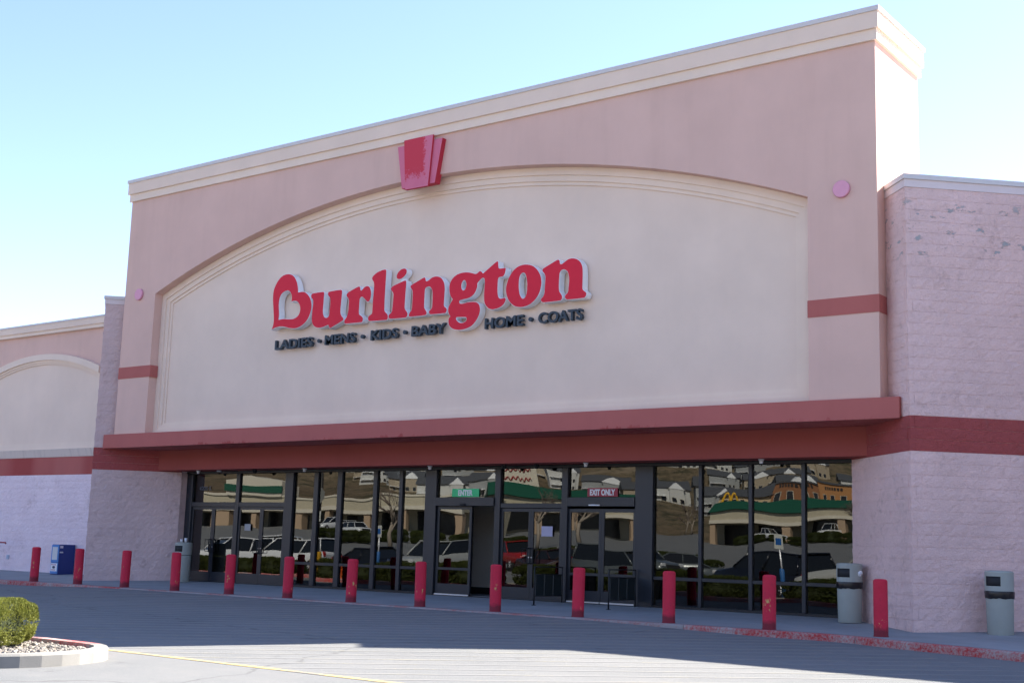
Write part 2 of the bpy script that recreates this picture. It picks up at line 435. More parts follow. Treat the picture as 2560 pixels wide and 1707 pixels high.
strip('border_line', (17.4-1.1, EDGE), (40, EDGE-.25), .11, M_YLINE, 40, .005)

# ================================================================ STORE
W = 21.6; A = 1.326; ZB = 3.95; ARC = (10.8, -16.04, 25.6); ZC = 10.49; YP = .32; DEP = 2.2
store = empty('store_building', (0,0,0), 0, 'tan and mauve stucco store with big arched sign panel over dark glass doors', 'store')
def arch_z(x, d=0): return ARC[1]+math.sqrt(max(0, (ARC[2]-d)**2-(x-ARC[0])**2))
NA = 48
def loop(d):
    xs = [A+d+(W-2*A-2*d)*i/NA for i in range(NA+1)]
    return [(x, arch_z(x, d)) for x in xs]+[(W-A-d, ZB+d*.75), (A+d, ZB+d*.75)]
def front_wall():
    m = MB(); L = loop(0)
    zb = 3.6
    m.add([(0,0,zb),(A,0,zb),(A,0,L[0][1]),(A,0,ZC),(0,0,ZC)], [(0,1,2,3,4)])
    m.add([(W-A,0,zb),(W,0,zb),(W,0,ZC),(W-A,0,ZC),(W-A,0,L[NA][1])], [(0,1,2,3,4)])
    for i in range(NA):
        (x0, z0), (x1, z1) = L[i], L[i+1]
        m.add([(x0,0,z0),(x1,0,z1),(x1,0,ZC),(x0,0,ZC)], [(0,1,2,3)])
        m.add([(x0,0,z0),(x1,0,z1),(x1,YP+.05,z1),(x0,YP+.05,z0)], [(0,3,2,1)])
    m.add([(A,0,zb),(A,0,L[0][1]),(A,YP+.05,L[0][1]),(A,YP+.05,zb)], [(0,1,2,3)])
    m.add([(W-A,0,zb),(W-A,0,L[NA][1]),(W-A,YP+.05,L[NA][1]),(W-A,YP+.05,zb)], [(0,3,2,1)])
    # returns, back and top of the portal block
    m.add([(0,0,zb),(0,0,ZC),(0,DEP,ZC),(0,DEP,zb)], [(0,1,2,3)])
    m.add([(W,0,zb),(W,0,ZC),(W,DEP,ZC),(W,DEP,zb)], [(0,3,2,1)])
    m.add([(0,DEP,zb),(W,DEP,zb),(W,DEP,ZC),(0,DEP,ZC)], [(0,3,2,1)])
    return m.build('portal_wall', M_MAUVE, store, fix=False)
front_wall()
def ring(name, d0, d1, y, yback, mat, parent):
    m = MB(); a = loop(d0); b = loop(d1); n = len(a)
    for i in range(n):
        j = (i+1) % n
        m.add([(a[i][0], y, a[i][1]), (a[j][0], y, a[j][1]), (b[j][0], y, b[j][1]), (b[i][0], y, b[i][1])], [(0,1,2,3)])
        m.add([(b[i][0], y, b[i][1]), (b[j][0], y, b[j][1]), (b[j][0], yback, b[j][1]), (b[i][0], yback, b[i][1])], [(0,1,2,3)])
    return m.build(name, mat, parent)
panel = MB(); L = loop(-.02)
panel.add([(x, YP+.03, z) for x, z in L], [list(range(len(L)))])
panel_o = panel.build('sign_panel', M_CREAM, store)
ring('panel_moulding', .003, .17, YP-.07, YP-.035, M_CREAM2, panel_o)
ring('panel_moulding', .17, .30, YP-.035, YP, M_CREAM2, panel_o)
ring('panel_moulding', .30, .38, YP, YP+.03, M_CREAM2, panel_o)
# small red-brown bands on the two pilasters
def pil_band(x0, x1, inner):
    m = MB(); m.box(x0-(.03 if inner > 0 else 0), -.012, 5.47, x1+(.03 if inner < 0 else 0), YP-.08, 5.785)
    return m.build('pilaster_band', M_BARRED, store)
pil_band(-.012, A+.012, -1).parent = store
b2 = MB(); b2.box(W-A-.012, -.012, 5.47, W+.012, DEP-.2, 5.785); b2.build('pilaster_band', M_BARRED, store)
# cornice: lower fascia, upper fascia, coping
def rim(name, o, z0, z1, mat):
    m = MB(); m.box(-o, -o, z0, W+o, DEP+o, z1); return m.build(name, mat, store)
rim('cornice_lower', .055, ZC-.002, ZC+.205, M_CREAM2)
rim('cornice_upper', .10, ZC+.205, ZC+.525, M_CREAM)
rim('coping', .125, ZC+.525, ZC+.615, M_COPING)
# keystone
kx = W/2
key = MB()
key.prism_y([(kx-.68, 10.36), (kx+.68, 10.36), (kx+.50, 9.33), (kx-.50, 9.33)], -.135, .05)
k1 = key.build('keystone', M_KEY, store)
key = MB()
key.prism_y([(kx-.44, 10.465), (kx+.44, 10.465), (kx+.345, 9.27), (kx-.345, 9.27)], -.19, -.136)
key.build('keystone_face', M_KEY, k1)
# discs on the pilasters
for cx in (.655, W-.655):
    m = MB(); m.lathe([(.158, 0), (.158, .055), (.148, .065)], 32)
    o = m.build('wall_disc', M_PINKDISC, store); o.rotation_euler = (math.pi/2, 0, 0); o.location = (cx, 0, 7.78)
# canopy bar, soffit, recessed beam
cb = MB(); cb.box(-.36, -.075, 3.575, W+.36, .9, 3.945)
cb.build('canopy_fascia', M_BARRED, store)
bm_ = MB(); bm_.box(.58, 1.04, 3.03, W-.58, 1.62, 3.66)
bm_.build('canopy_beam', M_BEAM, store)
sf = MB(); sf.box(.0, .9, 3.575, W, 2.25, 3.66); sf.build('canopy_soffit', M_BEAM, store)
# building mass behind: roof, side wings, rear
rf = MB(); rf.box(-40, 2.26, 7.45, 60, 42, 7.7); rf.build('roof', M_COPING, store)
rw = MB(); rw.box(-40, 41.5, -.3, 60, 42, 7.45); rw.box(-40, 2.3, -.3, -39.6, 41.5, 7.45); rw.box(59.6, 2.3, -.3, 60, 41.5, 7.45)
rw.build('rear_wall', M_MAUVE, store)
ww = MB(); ww.box(23.9, 1.72, -.3, 60, 2.25, 7.6); ww.build('wing_wall', M_PINK_D, store)
wc = MB(); wc.box(23.9, 1.66, 7.6, 60, 2.4, 7.82); wc.build('wing_coping', M_COPING, store)
# upper wall behind glass (closes the store above the ceiling), interior
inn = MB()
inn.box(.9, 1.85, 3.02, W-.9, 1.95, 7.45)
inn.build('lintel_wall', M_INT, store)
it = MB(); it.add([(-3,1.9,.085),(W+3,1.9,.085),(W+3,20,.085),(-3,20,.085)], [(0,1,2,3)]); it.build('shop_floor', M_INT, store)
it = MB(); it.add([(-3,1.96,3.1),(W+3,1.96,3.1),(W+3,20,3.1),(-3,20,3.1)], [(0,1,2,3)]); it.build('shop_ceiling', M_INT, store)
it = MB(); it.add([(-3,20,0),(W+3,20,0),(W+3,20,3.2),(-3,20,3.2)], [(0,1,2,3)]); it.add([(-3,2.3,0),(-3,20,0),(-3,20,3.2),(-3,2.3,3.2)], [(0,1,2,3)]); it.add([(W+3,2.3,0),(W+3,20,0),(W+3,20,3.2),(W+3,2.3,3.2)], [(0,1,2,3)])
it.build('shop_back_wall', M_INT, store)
vw = MB(); vw.box(7.6, 3.35, .25, 10.75, 3.47, 3.05); vw.build('vestibule_wall', M_BEIGE, store)
vw = MB(); vw.box(7.6, 3.335, .088, 10.76, 3.48, .25); vw.build('vestibule_skirting', M_BLACK, store)

# ---------------------------------------------------------------- storefront glazing
G = 1.77; ZF = .075; ZH = 2.98
fr = empty('storefront_frame'); fr.parent = store
def bar(x0, x1, z0, z1, y0=G-.06, y1=G+.06, mat=M_FRAME, name='mullion', parent=None):
    m = MB(); m.bbox(x0, y0, z0, x1, y1, z1, .006); return m.build(name, mat, parent or fr)
PANE = []
def pane(x0, x1, z0, z1, parent=None, y=G, name='pane', tilt=None):
    m = MB(); w = (x1-x0)/2; h = (z1-z0)/2
    m.box(-w, -.004, -h, w, .004, h)
    o = m.build(name, M_GLASS, parent or fr, (( x0+x1)/2, y, (z0+z1)/2))
    tx = random.uniform(-.0022, .0022) if tilt is None else tilt[0]; tz = random.uniform(-.003, .003) if tilt is None else tilt[1]
    o.rotation_euler = (tx, 0, tz); return o
# header and wide posts
bar(1.0, 20.6, 2.965, 3.028, G-.09, G+.09, M_FRAME2, 'header')
bar(1.02, 1.36, ZF, 2.963, G-.07, G+.07, name='post')
bar(5.04, 5.335, ZF, 2.963, G-.08, G+.08, name='post')
bar(9.82, 10.16, ZF, 2.963, G-.08, G+.08, name='post')
bar(11.90, 12.055, ZF, 2.963, G-.08, G+.08, name='post')
bar(13.74, 13.90, ZF, 2.963, G-.08, G+.08, name='post')
bar(15.62, 16.05, ZF, 2.963, G-.09, G+.09, name='post')
def tall_bay(x0, edges, x1):
    # edges: list of mullion (left,right)
    xs = [x0]+[e for p in edges for e in p]+[x1]
    bar(x0, x1, ZF, ZF+.055, G-.05, G+.05, M_FRAME2, 'sill')
    for a, b in edges: bar(a, b, ZF+.055, 2.963)
    for i in range(0, len(xs), 2):
        a, b = xs[i], xs[i+1]
        bar(a, b, .635, .705, G-.045, G+.045, name='rail')
        pane(a+.004, b-.004, .705, 2.96); pane(a+.004, b-.004, ZF+.055, .635)
tall_bay(5.335, [(6.07, 6.22), (6.90, 7.06), (8.12, 8.25), (8.97, 9.08)], 9.82)
tall_bay(16.05, [(17.105, 17.18), (18.22, 18.30), (19.34, 19.42)], 20.50)
bar(20.50, 20.6, ZF, 2.963, name='post')

def leaf(x0, x1, parent, pull=None, mid=False, zt=2.075, y=G, hinge=None, swing=0, thr=False):
    d = empty('door', (x0 if hinge != 'R' else x1, y, ZF)); d.parent = parent
    o = 0 if hinge != 'R' else -(x1-x0); w = x1-x0; st = .065
    m = MB(); h = zt-ZF
    m.box(o, -.022, .015, o+st, .022, h); m.box(o+w-st, -.022, .015, o+w, .022, h)
    m.box(o+st, -.022, h-.07, o+w-st, .022, h); m.box(o+st, -.022, .015, o+w-st, .022, .27)
    if mid: m.box(o+st, -.022, .585, o+w-st, .022, .64)
    m.build('door_frame', M_FRAME, d)
    if mid:
        pane(o+st, o+w-st, .64, h-.07, d, 0); pane(o+st, o+w-st, .27, .585, d, 0)
    else: pane(o+st, o+w-st, .27, h-.07, d, 0)
    if pull:
        px = o+(w-.035 if pull == 'R' else .035); sx = -.16 if pull == 'R' else .16
        m = MB(); m.tube([(px, -.02, .80), (px, -.075, .80), (px+sx*.0, -.085, .83), (px, -.085, 1.10), (px, -.075, 1.13), (px, -.02, 1.13)], .013, 8)
        m.tube([(px, -.075, .81), (px+sx, -.075, .81), (px+sx, -.075, 1.12), (px, -.075, 1.12)], .011, 8)
        m.build('pull_handle', M_BLACK, d)
        m = MB(); m.lathe([(.014, 0), (.014, .012)], 10); k = m.build('lock', M_ALU, d); k.rotation_euler = (math.pi/2, 0, 0); k.location = (px, -.022, .93)
    if thr:
        m = MB(); m.box(o+.01, -.06, -.005, o+w-.01, -.03, .045); m.build('door_sweep', M_ALU, d)
    d.rotation_euler = (0, 0, swing); return d
def door_pair(x0, x1, parent, mid=False, thr=False, pulls=True):
    c = (x0+x1)/2
    leaf(x0+.004, c-.003, parent, 'R' if pulls else None, mid, thr=thr); leaf(c+.003, x1-.004, parent, 'L' if pulls else None, mid, thr=thr)
# bay A: two pairs with transoms
for x0, x1 in ((1.36, 3.13), (3.27, 5.04)):
    bar(x0, x1, 2.08, 2.20, name='transom_bar'); pane(x0+.004, x1-.004, 2.20, 2.96); door_pair(x0, x1, store)
bar(3.13, 3.27, ZF, 2.963, name='mullion')
# bay C: entrance, left leaf shut, right leaf folded in
def sensor_head(x0, x1): return bar(x0, x1, 2.125, 2.32, G-.12, G+.06, M_FRAME, 'operator_head')
sensor_head(10.16, 11.90); pane(10.164, 11.896, 2.32, 2.96)
leaf(10.18, 11.21, store, None, True, 2.12, thr=True)
leaf(11.23, 11.88, store, None, True, 2.12, hinge='R', swing=math.radians(-78), thr=True)
# bay D: plain pair with transom
bar(12.055, 13.74, 2.085, 2.19, name='transom_bar'); pane(12.06, 13.736, 2.19, 2.96); door_pair(12.055, 13.74, store)
# bay E: exit
sensor_head(13.90, 15.62); pane(13.904, 15.616, 2.32, 2.96); door_pair(13.90, 15.62, store, True, True, False)
m = MB(); m.bbox(14.50, G-.16, 2.135, 14.78, G-.118, 2.165, .006); m.build('motion_sensor', M_WHITE, store)
m = MB(); m.bbox(10.95, G-.155, 2.13, 11.09, G-.118, 2.18, .008); m.build('motion_sensor', M_BLACK, store)
m = MB(); m.box(1.36, G-.10, .078, 15.62, G+.10, .09); m.build('threshold', M_FRAME2, store)
m = MB(); m.box(10.05, 1.89, .088, 14.0, 3.32, .094); m.build('vestibule_floor', M_SIDEW, store)  # pale floor slab added to lighten the vestibule
# dark stub wall behind the glazing left of the entrance so the vestibule closes
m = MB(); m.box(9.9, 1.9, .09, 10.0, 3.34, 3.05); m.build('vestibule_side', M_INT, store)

# ---------------------------------------------------------------- block masonry
def block_mesh(L, h, seed, bev=.006):
    rnd = random.Random(seed); nx = max(2, int(round(L/.075))); nz = 3
    m = MB(); off = Vector((seed*7.3, seed*1.7, 0))
    for k in range(nz+1):
        for i in range(nx+1):
            x = L*i/nx; z = h*k/nz
            edge = (i in (0, nx)) or (k in (0, nz))
            n = noise.noise(Vector((x*7, z*7, 0))+off)*.016+noise.noise(Vector((x*22, z*22, 5))+off)*.010
            y = (-.006 if edge else -.009)-n*(.6 if edge else 1.0)
            m.v.append((x, y, z))
    w = nx+1
    for k in range(nz):
        for i in range(nx): m.f.append((k*w+i, k*w+i+1, (k+1)*w+i+1, (k+1)*w+i)); m.mi.append(0); m.sm.append(False)
    b = len(m.v); m.v += [(0,.09,0),(L,.09,0),(L,.09,h),(0,.09,h)]
    bot = list(range(nx+1)); top = [nz*w+i for i in range(nx+1)]; lf = [k*w for k in range(nz+1)]; rt = [k*w+nx for k in range(nz+1)]
    for f in (list(reversed(bot))+[b, b+1], top+[b+2, b+3], lf+[b+3, b], list(reversed(rt))+[b+1, b+2]):
        m.f.append(f); m.mi.append(0); m.sm.append(False)
    return m.mesh('block')
BLK = {}
def block(L, parent, loc, rz, mat, name='block'):
    key_ = round(L, 2); var = random.randrange(6)
    if (key_, var) not in BLK:
        me = block_mesh(key_, .1958, int(key_*100)*10+var); me.materials.append(M_PINK); BLK[(key_, var)] = me
    return link(name, BLK[(key_, var)], mat, parent, loc, rz)
JT = .0045
def course_blocks(s0, s1, c, odd):
    """block spans along a course between s0 and s1, running bond"""
    out = []; s = s0; first = True
    step = .40
    nxt = s0+(.2 if odd else .4)
    while s < s1-.02:
        e = min(nxt, s1)
        if s1-e < .06: e = s1
        out.append((s, e)); s = e; nxt = e+step
    return out
def pier(cx, cy, name, label, lens, mat_low, mat_up, limit=300):
    """V-shaped pier, apex at cx,cy; two faces at 45 degrees"""
    root = empty(name, (0,0,0), 0, label, 'wall')
    core = MB(); sl, sr = lens; q = math.sqrt(.5)
    off = .0055
    poly = [(cx, cy+off*1.414), (cx+sr*q, cy+off*1.414+sr*q), (cx-sl*q, cy+off*1.414+sl*q)]
    core.prism(poly, -.05, 7.598); core.build('core', mat_up, root)
    cells = []
    for c in range(38):
        z = c*.2; ownR = c % 2 == 0
        for side, ln in ((1, sr), (-1, sl)):
            own = ownR if side > 0 else not ownR
            s0 = 0 if own else .09
            for a, b in course_blocks(s0, ln, c, (c % 2 == 0)):
                cells.append((side, c, z, a, b))
    return root, cells
def place_blocks(root, cells, cx, cy, mats, pick, limit):
    q = math.sqrt(.5); joined = {}; n = 0
    order = sorted(cells, key=pick)
    for side, c, z, a, b in order:
        mat = mats(c)
        L = b-a-JT
        if L < .03: continue
        if side > 0: rz = math.pi/4; px, py = cx+(a+JT/2)*q, cy+(a+JT/2)*q
        else: rz = -math.pi/4; px, py = cx-(b-JT/2)*q, cy+(b-JT/2)*q
        if n < limit:
            block(L, root, (px, py, z+.002), rz, mat); n += 1
        else:
            key_ = round(L, 2)
            me = block_mesh(key_, .1958, int(key_*100)*10+random.randrange(6))
            mb = joined.setdefault(mat.name, (MB(), mat))[0]
            R = Matrix.Rotation(rz, 4, 'Z'); T = Vector((px, py, z+.002))
            mb.add([R @ v.co+T for v in me.vertices], [list(p.vertices) for p in me.polygons]); bpy.data.meshes.remove(me)
    for nm, (mb, mat) in joined.items():
        tag(mb.build('blocks', mat, root), kind='stuff')
def band_mat(low, up):
    return lambda c: M_BANDR if 15 <= c <= 17 else (low if c < 15 else up)
def pier_cap(root, cx, cy, lens):
    q = math.sqrt(.5); sl, sr = lens
    for nm, o, z0, z1, mat in (('cap', .02, 7.6, 7.74, M_CAPST), ('coping', .045, 7.741, 7.83, M_COPING)):
        poly = [(cx, cy-o*1.414), (cx+sr*q+o*.7, cy+sr*q-o*.7), (cx+sr*q+o*.7, cy+sr*q+.5), (cx-sl*q-o*.7, cy+sl*q+.5), (cx-sl*q-o*.7, cy+sl*q-o*.7)]
        m = MB(); m.prism(poly, z0, z1); m.build(nm, mat, root)
SL = 2.46
RX, RY = 22.18, -.20
rp, cells = pier(RX, RY, 'masonry_pier', 'pink split-face block pier with red band, right of the glass beside the portal', (SL, SL+.1), M_PINK, M_PINK)
# the right face shows widest, then the strip of the left face
place_blocks(rp, cells, RX, RY, band_mat(M_PINK, M_PINK), lambda t: (0 if t[0] > 0 else 1, t[3] if t[0] < 0 else 0, t[1]), 300)
pier_cap(rp, RX, RY, (SL, SL+.1))
LX, LY = -.58, -.20
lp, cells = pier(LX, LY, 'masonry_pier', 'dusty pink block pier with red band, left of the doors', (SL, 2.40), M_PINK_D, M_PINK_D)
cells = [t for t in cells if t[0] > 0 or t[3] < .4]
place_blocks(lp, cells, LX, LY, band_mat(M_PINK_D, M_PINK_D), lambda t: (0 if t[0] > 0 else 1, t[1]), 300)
pier_cap(lp, LX, LY, (SL, 2.40))
# jamb return of the left pier beside the glass
m = MB(); m.box(1.0, 1.5, -.05, 1.118, 1.9, 3.03); m.build('jamb', M_PINK_D, lp)
m = MB(); m.box(W-1.118, 1.5, -.05, W-1.0, 1.9, 3.03); m.build('jamb', M_PINK, rp)

# ---------------------------------------------------------------- left wing
wing = empty('store_wing', (0,0,0), 0, 'lower store wing at left with arched cream panel and lilac block base', 'building')
YW = 1.70
m = MB(); m.box(-40, YW+.02, -.1, -2.2, YW+.5, 3.02); m.build('block_core', M_PINK_LIT, wing)
m = MB(); m.box(-40, YW+.06, 3.56, -2.2, YW+.5, 7.48); m.build('upper_wall', M_MAUVE, wing)
m = MB(); m.box(-40, YW-.05, 7.47, -2.3, YW+.6, 7.58); m.build('cornice_lower', M_CREAM2, wing)
m = MB(); m.box(-40, YW-.09, 7.58, -2.25, YW+.6, 7.775); m.build('cornice_upper', M_CREAM, wing)
m = MB(); m.box(-40, YW-.11, 7.775, -2.25, YW+.6, 7.83); m.build('coping', M_COPING, wing)
m = MB(); m.box(-40, YW-.004, 3.02, -2.3, YW+.4, 3.559); m.build('red_band', M_BARRED, wing)
# block base: individual blocks where the photograph shows them
n = 0
for c in range(15):
    s = -8.6
    e_ = s+(.2 if c % 2 else .4)
    while s < -2.35:
        e_ = min(e_, -2.35)
        if e_-s > .05:
            block(e_-s-JT, wing, (s+JT/2, YW, c*.2+.05-.03), 0, M_PINK_LIT); n += 1
        s = e_; e_ = s+.4
# arched panel
AXC, ARR = -6.3, 8.9; HW = 3.08
def wz(x, d=0): return 6.81-ARR+math.sqrt((ARR-d)**2-(x-AXC)**2)
def wing_arch(d0, d1, y0, y1, name, mat):
    m = MB(); N = 28
    for i in range(N):
        xa = AXC-HW+2*HW*i/N; xb = AXC-HW+2*HW*(i+1)/N
        p = [(xa, wz(xa, d0)), (xb, wz(xb, d0)), (xb, wz(xb, d1)), (xa, wz(xa, d1))]
        m.add([(x, y0, z) for x, z in p]+[(x, y1, z) for x, z in p], [(0,3,2,1),(0,1,5,4),(3,7,6,2),(0,4,7,3),(1,2,6,5)])
    return m.build(name, mat, wing)
pl = MB(); N = 28
top = [(AXC-HW+2*HW*i/N, wz(AXC-HW+2*HW*i/N, .1)) for i in range(N+1)]
pl.add([(x, YW+.015, z) for x, z in top]+[(AXC+HW, YW+.015, 3.8), (AXC-HW, YW+.015, 3.8)], [list(range(N+3))])
pl.build('arch_panel', M_CREAM, wing)
wing_arch(0, .19, YW-.10, YW+.06, 'arch_band', M_CREAM2)
wing_arch(.19, .26, YW-.05, YW+.06, 'arch_band', M_CREAM2)
wing_arch(.26, .32, YW-.02, YW+.06, 'arch_band', M_CREAM2)
m = MB(); m.box(AXC-HW, YW-.03, 3.80, AXC+HW, YW+.05, 4.0); m.build('panel_foot', M_CREAM2, wing)
def stain_mat():
    t = NT('streaked_sill'); n = t.noise(5, 5, .65, stretch=(1.6, 1, .12))
    t.col(t.mix(t.math('MULTIPLY', t.ramp(n, .50, .75), .3), (.72, .62, .55), (.30, .25, .23))); return t.set(.9, spec=.15)
m = MB(); m.add([(-40, YW-.10, 3.80), (-2.3, YW-.10, 3.80), (-2.3, YW-.02, 3.562), (-40, YW-.02, 3.562), (-40, YW+.1, 3.80), (-2.3, YW+.1, 3.80), (-2.3, YW+.1, 3.562), (-40, YW+.1, 3.562)], [(0,3,2,1),(4,5,6,7),(0,1,5,4),(2,3,7,6),(1,2,6,5),(3,0,4,7)])
m.build('sill', stain_mat(), wing)

SIGN = {
 'B': [[(5.895,6.410,1),(5.943,6.534),(5.951,6.685),(5.917,6.922),(5.875,7.220),(5.898,7.441),(6.022,7.641),(6.179,7.754),(6.375,7.780),(6.560,7.720),(6.695,7.560),(6.758,7.379),(6.767,7.274,1),(6.936,7.275),(7.052,7.235),(7.171,7.132),(7.244,7.010),(7.269,6.894),(7.255,6.769),(7.195,6.626),(7.093,6.509),(6.940,6.419),(6.751,6.376),(6.555,6.392),(6.388,6.434),(6.222,6.463),(6.057,6.455)], [(6.124,6.642,1),(6.132,6.787),(6.103,7.023),(6.126,7.208),(6.216,7.316),(6.377,7.359),(6.478,7.320),(6.542,7.238),(6.558,7.144),(6.552,7.057,1),(6.629,7.070),(6.744,7.051),(6.831,6.979),(6.874,6.883),(6.871,6.780),(6.807,6.682),(6.666,6.625),(6.487,6.629),(6.305,6.650)]],
 'u': [[(7.235,7.137),(7.255,7.187),(7.325,7.205),(7.639,7.207),(7.680,7.180),(7.681,7.106),(7.676,6.925),(7.669,6.767),(7.680,6.664),(7.725,6.581),(7.790,6.553),(7.858,6.564),(7.893,6.623),(7.899,6.746),(7.908,6.903),(7.900,7.006),(7.869,7.054),(7.822,7.104),(7.815,7.156),(7.851,7.190),(8.228,7.200),(8.279,7.173),(8.282,7.049),(8.268,6.848),(8.261,6.692),(8.273,6.612),(8.304,6.559),(8.362,6.499),(8.366,6.442),(7.934,6.276,1),(7.880,6.371,1),(7.674,6.325),(7.502,6.328),(7.388,6.382),(7.317,6.479),(7.299,6.617),(7.308,6.799),(7.320,6.957),(7.306,7.039),(7.254,7.089)]],
 'r': [[(8.437,6.352),(8.411,6.393),(8.422,6.448),(8.485,6.521),(8.521,6.662),(8.530,6.862),(8.517,6.941),(8.451,7.015),(8.447,7.066),(8.505,7.116),(8.667,7.173),(8.836,7.221),(8.876,7.186),(8.891,7.128),(8.925,7.114),(8.954,7.133),(9.024,7.187),(9.112,7.204),(9.181,7.166),(9.226,7.084),(9.241,6.995),(9.228,6.897),(9.195,6.834),(9.152,6.818),(9.107,6.836),(9.012,6.923),(8.943,6.954),(8.892,6.934),(8.879,6.874),(8.874,6.720),(8.875,6.576),(8.897,6.535),(8.982,6.478),(9.015,6.431),(9.005,6.361),(8.962,6.342)]],
 'l': [[(9.227,6.348),(9.183,6.395),(9.190,6.455),(9.232,6.490),(9.296,6.528),(9.305,6.615),(9.311,6.867),(9.325,7.141),(9.312,7.264),(9.258,7.335),(9.251,7.380),(9.282,7.427),(9.388,7.493),(9.531,7.533),(9.662,7.543),(9.693,7.510),(9.689,7.214),(9.684,6.832),(9.688,6.603),(9.702,6.542),(9.785,6.469),(9.811,6.407),(9.793,6.344),(9.751,6.331)]],
 'i': [[(9.871,6.348),(9.833,6.395),(9.841,6.448),(9.913,6.496),(9.930,6.559),(9.947,6.753),(9.952,6.905),(9.935,6.961),(9.865,7.044),(9.870,7.076),(9.918,7.115),(10.030,7.152),(10.296,7.214),(10.333,7.181),(10.326,6.933),(10.316,6.633),(10.328,6.546),(10.396,6.465),(10.415,6.415),(10.388,6.353),(10.333,6.336)]],
 'dot': [[(10.266,7.501),(10.317,7.470),(10.334,7.414),(10.309,7.357),(10.249,7.304),(10.166,7.264),(10.088,7.261),(10.036,7.293),(10.026,7.343),(10.051,7.406),(10.112,7.465),(10.188,7.498)]],
 'n': [[(10.475,6.347),(10.457,6.396),(10.477,6.442),(10.536,6.508),(10.543,6.650),(10.545,6.888),(10.526,6.962),(10.472,7.033),(10.480,7.074),(10.548,7.109),(10.715,7.170),(10.881,7.228),(10.913,7.197),(10.928,7.142),(10.963,7.130),(11.023,7.150),(11.126,7.204),(11.247,7.212),(11.354,7.181),(11.432,7.108),(11.482,7.021),(11.502,6.901),(11.497,6.715),(11.493,6.552),(11.505,6.498),(11.570,6.446),(11.580,6.392),(11.545,6.337),(11.486,6.337),(11.111,6.346),(11.066,6.379),(11.064,6.426),(11.133,6.485),(11.151,6.583),(11.146,6.819),(11.127,6.903),(11.078,6.973),(11.016,6.997),(10.940,6.981),(10.913,6.924),(10.908,6.735),(10.911,6.534),(10.936,6.485),(10.985,6.421),(10.988,6.374),(10.952,6.342)]],
 'gt': [[(11.746,6.631,1),(11.675,6.721),(11.640,6.829),(11.634,6.947),(11.673,7.060),(11.772,7.155),(11.917,7.209),(12.092,7.217),(12.238,7.192),(12.370,7.152),(12.427,7.161),(12.504,7.204),(12.586,7.138,1),(12.956,7.366),(12.992,7.357),(13.001,7.288),(13.016,7.214),(13.058,7.197),(13.212,7.195,1),(13.203,7.121),(13.171,7.038),(13.125,7.007),(13.030,6.999),(13.008,6.949),(13.001,6.833),(13.008,6.650),(13.036,6.560),(13.084,6.527),(13.144,6.526),(13.202,6.535),(13.233,6.508),(13.229,6.466),(13.184,6.393),(13.092,6.335),(12.975,6.307),(12.868,6.302),(12.770,6.335),(12.689,6.409),(12.643,6.501),(12.631,6.637),(12.636,6.802),(12.642,6.947),(12.627,7.012),(12.584,7.034),(12.536,7.017),(12.440,6.935),(12.433,6.855),(12.388,6.745),(12.319,6.671),(12.221,6.623),(12.091,6.606),(11.960,6.590),(11.933,6.558),(11.964,6.520),(12.037,6.513),(12.181,6.529),(12.326,6.527),(12.427,6.506),(12.501,6.448),(12.534,6.342),(12.511,6.219),(12.431,6.089),(12.307,5.985),(12.136,5.931),(11.948,5.923),(11.785,5.958),(11.679,6.036),(11.645,6.120),(11.648,6.201),(11.690,6.255,1),(11.643,6.317),(11.624,6.400),(11.642,6.491),(11.697,6.568)], [(12.120,6.915),(12.114,6.973),(12.091,7.017),(12.056,7.035),(12.020,7.024),(11.992,6.985),(11.980,6.930),(11.986,6.872),(12.009,6.828),(12.044,6.810),(12.080,6.821),(12.108,6.860)], [(11.876,6.214),(12.139,6.194),(12.162,6.163),(12.150,6.113),(12.072,6.079),(11.984,6.083),(11.909,6.121),(11.863,6.177)]],
 'o': [[(13.231,6.705),(13.250,6.828),(13.304,6.966),(13.404,7.099),(13.530,7.182),(13.668,7.212),(13.796,7.205),(13.935,7.161),(14.052,7.068),(14.136,6.945),(14.175,6.809),(14.167,6.678),(14.116,6.533),(14.028,6.419),(13.895,6.328),(13.747,6.287),(13.597,6.287),(13.456,6.335),(13.335,6.437),(13.260,6.568)], [(13.692,7.032),(13.739,7.006),(13.777,6.917),(13.799,6.791),(13.798,6.640),(13.779,6.537),(13.746,6.484),(13.700,6.467),(13.653,6.497),(13.610,6.572),(13.582,6.699),(13.577,6.842),(13.591,6.946),(13.635,7.017)]],
 'n2': [[(14.225,6.333),(14.173,6.380),(14.183,6.421),(14.232,6.468),(14.258,6.531),(14.267,6.708),(14.274,6.867),(14.251,6.945),(14.198,7.007),(14.196,7.054),(14.235,7.083),(14.391,7.146),(14.590,7.222),(14.630,7.194),(14.643,7.137),(14.665,7.118),(14.704,7.121),(14.769,7.155),(14.867,7.205),(14.977,7.207),(15.087,7.171),(15.176,7.087),(15.217,6.990),(15.227,6.878),(15.230,6.703),(15.228,6.556),(15.245,6.504),(15.311,6.452),(15.328,6.418),(15.308,6.356),(15.261,6.333),(14.848,6.335),(14.797,6.377),(14.790,6.415),(14.811,6.450),(14.860,6.491),(14.874,6.582),(14.886,6.729),(14.877,6.841),(14.842,6.929),(14.797,6.971),(14.741,6.991),(14.686,6.978),(14.643,6.922),(14.634,6.792),(14.631,6.644),(14.643,6.540),(14.690,6.471),(14.719,6.422),(14.715,6.366),(14.672,6.333)]],
}
